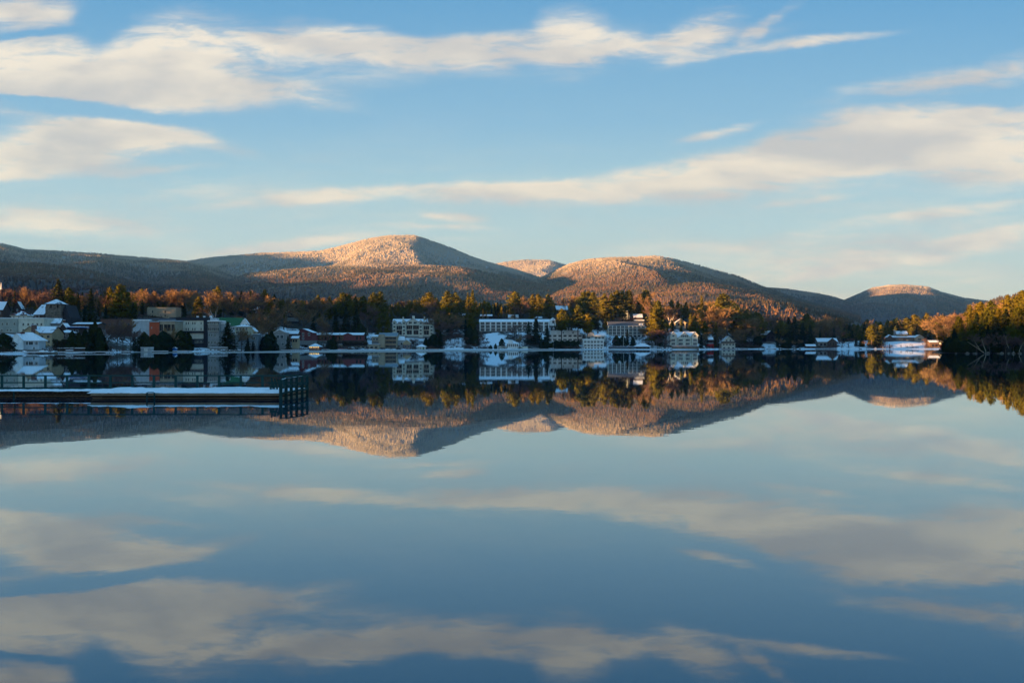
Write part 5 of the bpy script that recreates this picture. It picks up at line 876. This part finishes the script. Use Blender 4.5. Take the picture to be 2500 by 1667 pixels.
# headland trees: (kind, px, top row, distance, width)
def htree(kind, px, yt, D, wf):
    z = float(head(np.array([wx(px, D)]), np.array([float(D)]))[0][0]); tree(kind, px, yt, D, wf, zg=max(z, .2))
for a in [('bare', 2312, 792, 520, 1.0), ('pine', 2300, 800, 540, 1.1), ('bare', 2330, 768, 530, .9), ('bigpine', 2368, 742, 520, .8), ('bigpine', 2340, 770, 500, .9), ('bigpine', 2394, 735, 500, 1.15), ('bigpine', 2419, 732, 485, 1.1), ('spruce', 2385, 762, 480, 1.7), ('spruce', 2400, 760, 505, 1.6), ('bigpine', 2438, 752, 470, 1.0), ('bigpine', 2461, 718, 520, 1.1), ('bigpine', 2480, 722, 510, 1.0),
          ('spruce', 2457, 752, 462, 1.7), ('bigpine', 2497, 706, 470, 1.2), ('bigpine', 2520, 700, 480, 1.2), ('bigpine', 2485, 748, 455, 1.1), ('bigpine', 2508, 765, 450, 1.1), ('spruce', 2430, 772, 455, 1.8), ('bigpine', 2375, 785, 460, 1.1), ('bigpine', 2350, 795, 462, 1.0), ('spruce', 2330, 800, 475, 1.5), ('spruce', 2412, 790, 460, 1.5), ('spruce', 2345, 775, 510, 1.5), ('bigpine', 2470, 785, 448, 1.0),
          ('cedar', 2318, 822, 470, 1.4), ('cedar', 2335, 826, 455, 1.5), ('cedar', 2355, 830, 447, 1.4), ('redbare', 2385, 815, 445, 1.3), ('redbare', 2440, 812, 443, 1.3), ('redbare', 2475, 815, 440, 1.3), ('redbare', 2500, 812, 440, 1.3), ('redbare', 2415, 822, 440, 1.4), ('redbare', 2455, 830, 438, 1.4), ('cedar', 2368, 828, 448, 1.4), ('cedar', 2400, 832, 446, 1.5), ('cedar', 2432, 834, 444, 1.3),
          ('spruce', 2450, 770, 500, 1.5), ('spruce', 2495, 770, 490, 1.5), ('spruce', 2378, 770, 530, 1.5), ('bigpine', 2545, 715, 470, 1.2), ('bigpine', 2560, 740, 450, 1.2), ('cedar', 2480, 836, 442, 1.4), ('cedar', 2306, 830, 480, 1.2), ('redbare', 2352, 752, 560, 1.1), ('bare', 2410, 738, 560, 1.0), ('bigpine', 2440, 740, 560, 1.1)]: htree(*a)
# placing them, with a description that singles each one out
def shadowtop(X, Y):
    u = SU[0] * X + SU[1] * Y; s = SF[0] * X + SF[1] * Y; return float(np.interp(u, UQ, HQ)) - 2 - (s - SQ) * TAN
LM2 = [l for l in LAND] + [(2400, 470, 'right headland', 130)]
from collections import defaultdict
bucket = defaultdict(list)
for t in TREES:
    best = min(LM2[:-1], key=lambda l: abs(l[0] - t['px']) / 1.0 - min(l[3], abs(l[0] - t['px'])) * .7 + abs(l[1] - t['D']) * .12) if not (t['px'] > 2285 and t['D'] < 600) else LM2[-1]
    lit = t['z'] + t['H'] > shadowtop(wx(t['px'], t['D']), t['D']) + 4
    if best[2] == 'right headland': rel = 'on the'
    elif t['D'] > best[1] + 14: rel = 'behind the'
    elif t['D'] < best[1] - 8: rel = 'in front of the'
    else: rel = 'beside the'
    t['lit'] = lit; bucket[(KN[t['kind']][1], lit, rel, best[2])].append(t)
def ordw(i, n):
    if n == 1: return ''
    if n == 2: return ('left ', 'right ')[i]
    if i == 0: return 'leftmost '
    if i == n - 1: return 'rightmost '
    w = ['', 'second', 'third', 'fourth', 'fifth', 'sixth', 'seventh', 'eighth', 'ninth', 'tenth', 'eleventh', 'twelfth', 'thirteenth', 'fourteenth', 'fifteenth', 'sixteenth'] + ['seventeenth', 'eighteenth', 'nineteenth', 'twentieth'] + ['twenty-' + q for q in ('first', 'second', 'third', 'fourth', 'fifth', 'sixth', 'seventh', 'eighth', 'ninth')] + ['thirtieth'] + ['thirty-' + q for q in ('first', 'second', 'third', 'fourth', 'fifth', 'sixth')]
    return w[i] + ' '
nt = 0
for (kn, lit, rel, lm), ts in bucket.items():
    ts.sort(key=lambda t: t['px'])
    for i, t in enumerate(ts):
        nm, _ = KN[t['kind']]; cr, tk = PR[t['kind']][t['var'] % len(PR[t['kind']])]; k = t['H'] / 20
        o = tag(root(nm, (wx(t['px'], t['D']), t['D'], t['z']), random.uniform(0, 6.28), (k * t['wf'], k * t['wf'], k)), None, {'pine_tree': 'pine', 'spruce_tree': 'spruce', 'cedar_tree': 'cedar'}.get(nm, 'bare tree'), GRP[nm])
        link('trunk', tk, o); link('crown', cr, o)
        w = ordw(i, len(ts)); tail = ', from the left' if w and w.split()[0] not in ('left', 'right', 'leftmost', 'rightmost') else ''
        o['label'] = f"{w}{'sun topped' if lit else 'shaded'} {kn} {rel} {lm}{tail}"
        if len(o['label'].split()) > 16: o['label'] = o['label'].replace(', from the left', ''); print('LONG', o['label'])
        nt += 1
print('TREES', nt, {k: sum(t['kind'] == k for t in TREES) for k in PR})

# dense woods behind and between, too many to count
def lowtree_mass(name, label, pts, seed):      # pts: x, y, z, h, r, kind(0 conifer, 1 bare)
    rs = np.random.default_rng(seed); C = []; N = []; S = []; K_ = []
    for (x, y, z, h, r, kd) in pts:
        n = 95 if kd == 0 else 80; u = rs.random(n) ** .8; az = rs.uniform(0, 6.28, n)
        w = ((1 - u) ** .7 if kd == 0 else np.sin(np.clip(u * .8 + .2, 0, 1) * math.pi) ** .6) * r * rs.uniform(.5, 1.1, n)
        C.append(np.stack([x + w * np.cos(az), y + w * np.sin(az), z + h * (.08 + .92 * u)], 1)); N.append(np.stack([np.cos(az), np.sin(az), .5 + 0 * az], 1) + rs.normal(0, .45, (n, 3))); S.append(rs.uniform(.5, 1.0, n) * (.62 if kd == 0 else .5)); K_.append(np.full(n, kd))
    V = tufts(np.concatenate(C), np.concatenate(N), np.concatenate(S), rs); mi = np.concatenate(K_)
    tag(link(name, npmesh(name, V, np.arange(len(V)).reshape(-1, 3), ['pine', 'twigs'], mi)), label, 'forest', kind='stuff')
pts = []
for i in range(2300):
    px = random.uniform(-60, 2350); D = crestD(px) + random.uniform(-22, 90); z = float(ground(px, D)[0]); T = skyy(px) + random.uniform(6 if px > 660 else 12, 30); h = wz(T, D) - z
    if h < 4: continue
    pts.append((wx(px, D), D, z, h, h * .2, int(random.random() < (.45 if px < 650 else .35 if px < 900 or px > 1650 else .08))))
lowtree_mass('forest', 'dense dark woods on the crest behind the village', pts, 3)
pts = []
for i in range(330):
    px = random.uniform(2300, 2600); D = random.uniform(455, 620); X = wx(px, D); z, q = head(np.array([X]), np.array([float(D)]))
    if q[0] < 6: continue
    T = float(np.interp(px, [2300, 2330, 2370, 2420, 2440, 2460, 2500, 2600], [830, 800, 765, 756, 768, 745, 730, 720])) + random.uniform(0, 50); h = wz(T, D) - float(z[0])
    if h > 3: pts.append((X, D, float(z[0]), h, h * .22, int(random.random() < .25)))
lowtree_mass('forest', 'dense undergrowth and young trees on the right headland', pts, 4)
# brush along shore and slope: leafless scrub, a mass
rs = np.random.default_rng(8); n0 = 7500; px = rs.uniform(-40, 2330, n0); q = rs.random(n0) ** 1.2 * 150 + 6
SD = np.interp(px, _pxs, _S); D = SD + q; z, _ = ground(px, D)
ok = np.ones(n0, bool)
for a, b, c, d in SNOWP: ok &= ~((px > a) & (px < b) & (D > c) & (D < d) & (rs.random(n0) > .28))
for l in LAND: ok &= ~((np.abs(px - l[0]) < l[3] + 3) & (D > l[1] - 14) & (D < l[1] + 16))
ok &= fbm(wx(px, D) / 18, D / 18, 3) > .40
px, D, z = px[ok], D[ok], z[ok]; C = []; N = []; S = []; MI = []
for i in range(len(px)):
    n = 46; r = rs.uniform(1.2, 3.2); h = rs.uniform(1.2, 4.2); az = rs.uniform(0, 6.28, n); w = r * rs.random(n) ** .5; u = rs.random(n)
    C.append(np.stack([wx(px[i], D[i]) + w * np.cos(az), D[i] + w * np.sin(az), z[i] + h * u * (1 - .4 * w / r)], 1)); N.append(rs.normal(0, 1, (n, 3)) + np.array([0, 0, .3])); S.append(rs.uniform(.12, .34, n)); MI.append(np.full(n, int(rs.random() < .45)))
V = tufts(np.concatenate(C), np.concatenate(N), np.concatenate(S), rs, 2.2)
tag(link('brush', npmesh('brush', V, np.arange(len(V)).reshape(-1, 3), ['redtwigs', 'shrub'], np.concatenate(MI))), 'leafless brush and low shrubs between the houses', 'brush', kind='stuff')
# clipped hedge and round bushes
def hedge(px0, px1, yt, yb, D, lb, mat='shrub', dep=4):
    w = (px1 - px0) / 2 * D / F; h = (yb - yt) * D / F; n = int(w * 2 * h * 26); rs = np.random.default_rng(int(px0)); x = rs.uniform(-w, w, n); y = rs.uniform(0, dep, n); f = rs.random(n) < .6
    y = np.where(f, rs.normal(0, .2, n), y); z = np.where(f, rs.random(n) * h, h + rs.normal(0, .2, n)); z = z + .5 * np.sin(x * 1.3) * (z > h * .5)
    V = tufts(np.stack([x, y, z], 1), np.stack([x * .05, -1 + 0 * x, .5 + 0 * x], 1) + rs.normal(0, .45, (n, 3)), rs.uniform(.3, .6, n), rs)
    r = tag(root('hedge', (wx((px0 + px1) / 2, D), D, wz(yb, D))), lb, 'hedge'); link('leaves', npmesh('leaves', V, np.arange(len(V)).reshape(-1, 3), [mat]), r)
    MB().box(-w + .3, w - .3, .5, dep - .5, -1.5, h - .5).build('inner_branches', ['wetwood'], r)
hedge(1352, 1414, 834, 852.5, 846, 'tall dark hedge in front of the white mansard hotel', 'spruce'); hedge(1316, 1350, 838, 850, 846, 'lower dark hedge left of the tall hedge', 'spruce'); hedge(130, 215, 833, 849, 478, 'dark shrub bank above the wide snowy dock at left', 'shrub'); hedge(835, 897, 836.5, 840, 768, 'low brown hedge under the snowy motel deck', 'shrub')
# fallen trunks and leaning limbs on the headland
def limb(pts, r, lb):
    rr = tag(root('fallen_tree', (wx(pts[0][0], 432), 432, .1)), lb, 'fallen tree'); g = MB(); P = [Vector((wx(p[0], 432 + p[2]) - rr.location.x, p[2], wz(p[1], 432 + p[2]) - .1)) for p in pts]
    for i in range(len(P) - 1): g.tube(P[i], P[i + 1], r * (1 - i / len(P)), r * (1 - (i + 1) / len(P)) + .02, 6)
    g.build('trunk', ['oldwood'], rr); rs = random.Random(int(pts[-1][0])); g = MB()
    for i in range(9): a = P[-2].lerp(P[-1], rs.random()); g.tube(a, a + Vector((rs.gauss(0, .8), rs.gauss(0, .5), rs.uniform(.2, 1.3))), .05, .01, 4)
    g.build('branches', ['twigs'], rr)
limb([(2402, 861, 0), (2385, 849, 1), (2362, 834, 2)], .24, 'pale fallen trunk leaning left from the headland waterline'); limb([(2393, 854, .5), (2385, 842, 1), (2377, 830, 2)], .18, 'short pale trunk forking up from the leaning trunk')
limb([(2407, 858, 1), (2401, 842, 2), (2397, 828, 3)], .18, 'pale near upright dead trunk right of the leaning trunk'); limb([(2463, 850, 3), (2458, 838, 4), (2455, 822, 5)], .15, 'thin bare trunk leaning left in the middle of the headland'); limb([(2488, 858, 1), (2493, 845, 2), (2500, 835, 3)], .16, 'pale trunk leaning right near the picture edge')

# ------------------------------------------------------------------ air
m = bpy.data.materials.new('haze_air'); m.use_nodes = True; t = NT(m.node_tree); o = t.n('ShaderNodeOutputMaterial')
v = t.n('ShaderNodeVolumePrincipled'); v.inputs['Color'].default_value = (.18, .48, 1.0, 1); v.inputs['Density'].default_value = 3.0e-5; v.inputs['Anisotropy'].default_value = 0.1; t.put(o.inputs['Volume'], v.outputs[0]); M['haze'] = m
HAZE = True
if HAZE:
    MB().box(-6500, 9500, -4000, 9500, -40, 1100).build('haze', ['haze']); tag(bpy.data.objects['haze'], 'thin bluish winter air over the lake and mountains', 'haze', kind='stuff')
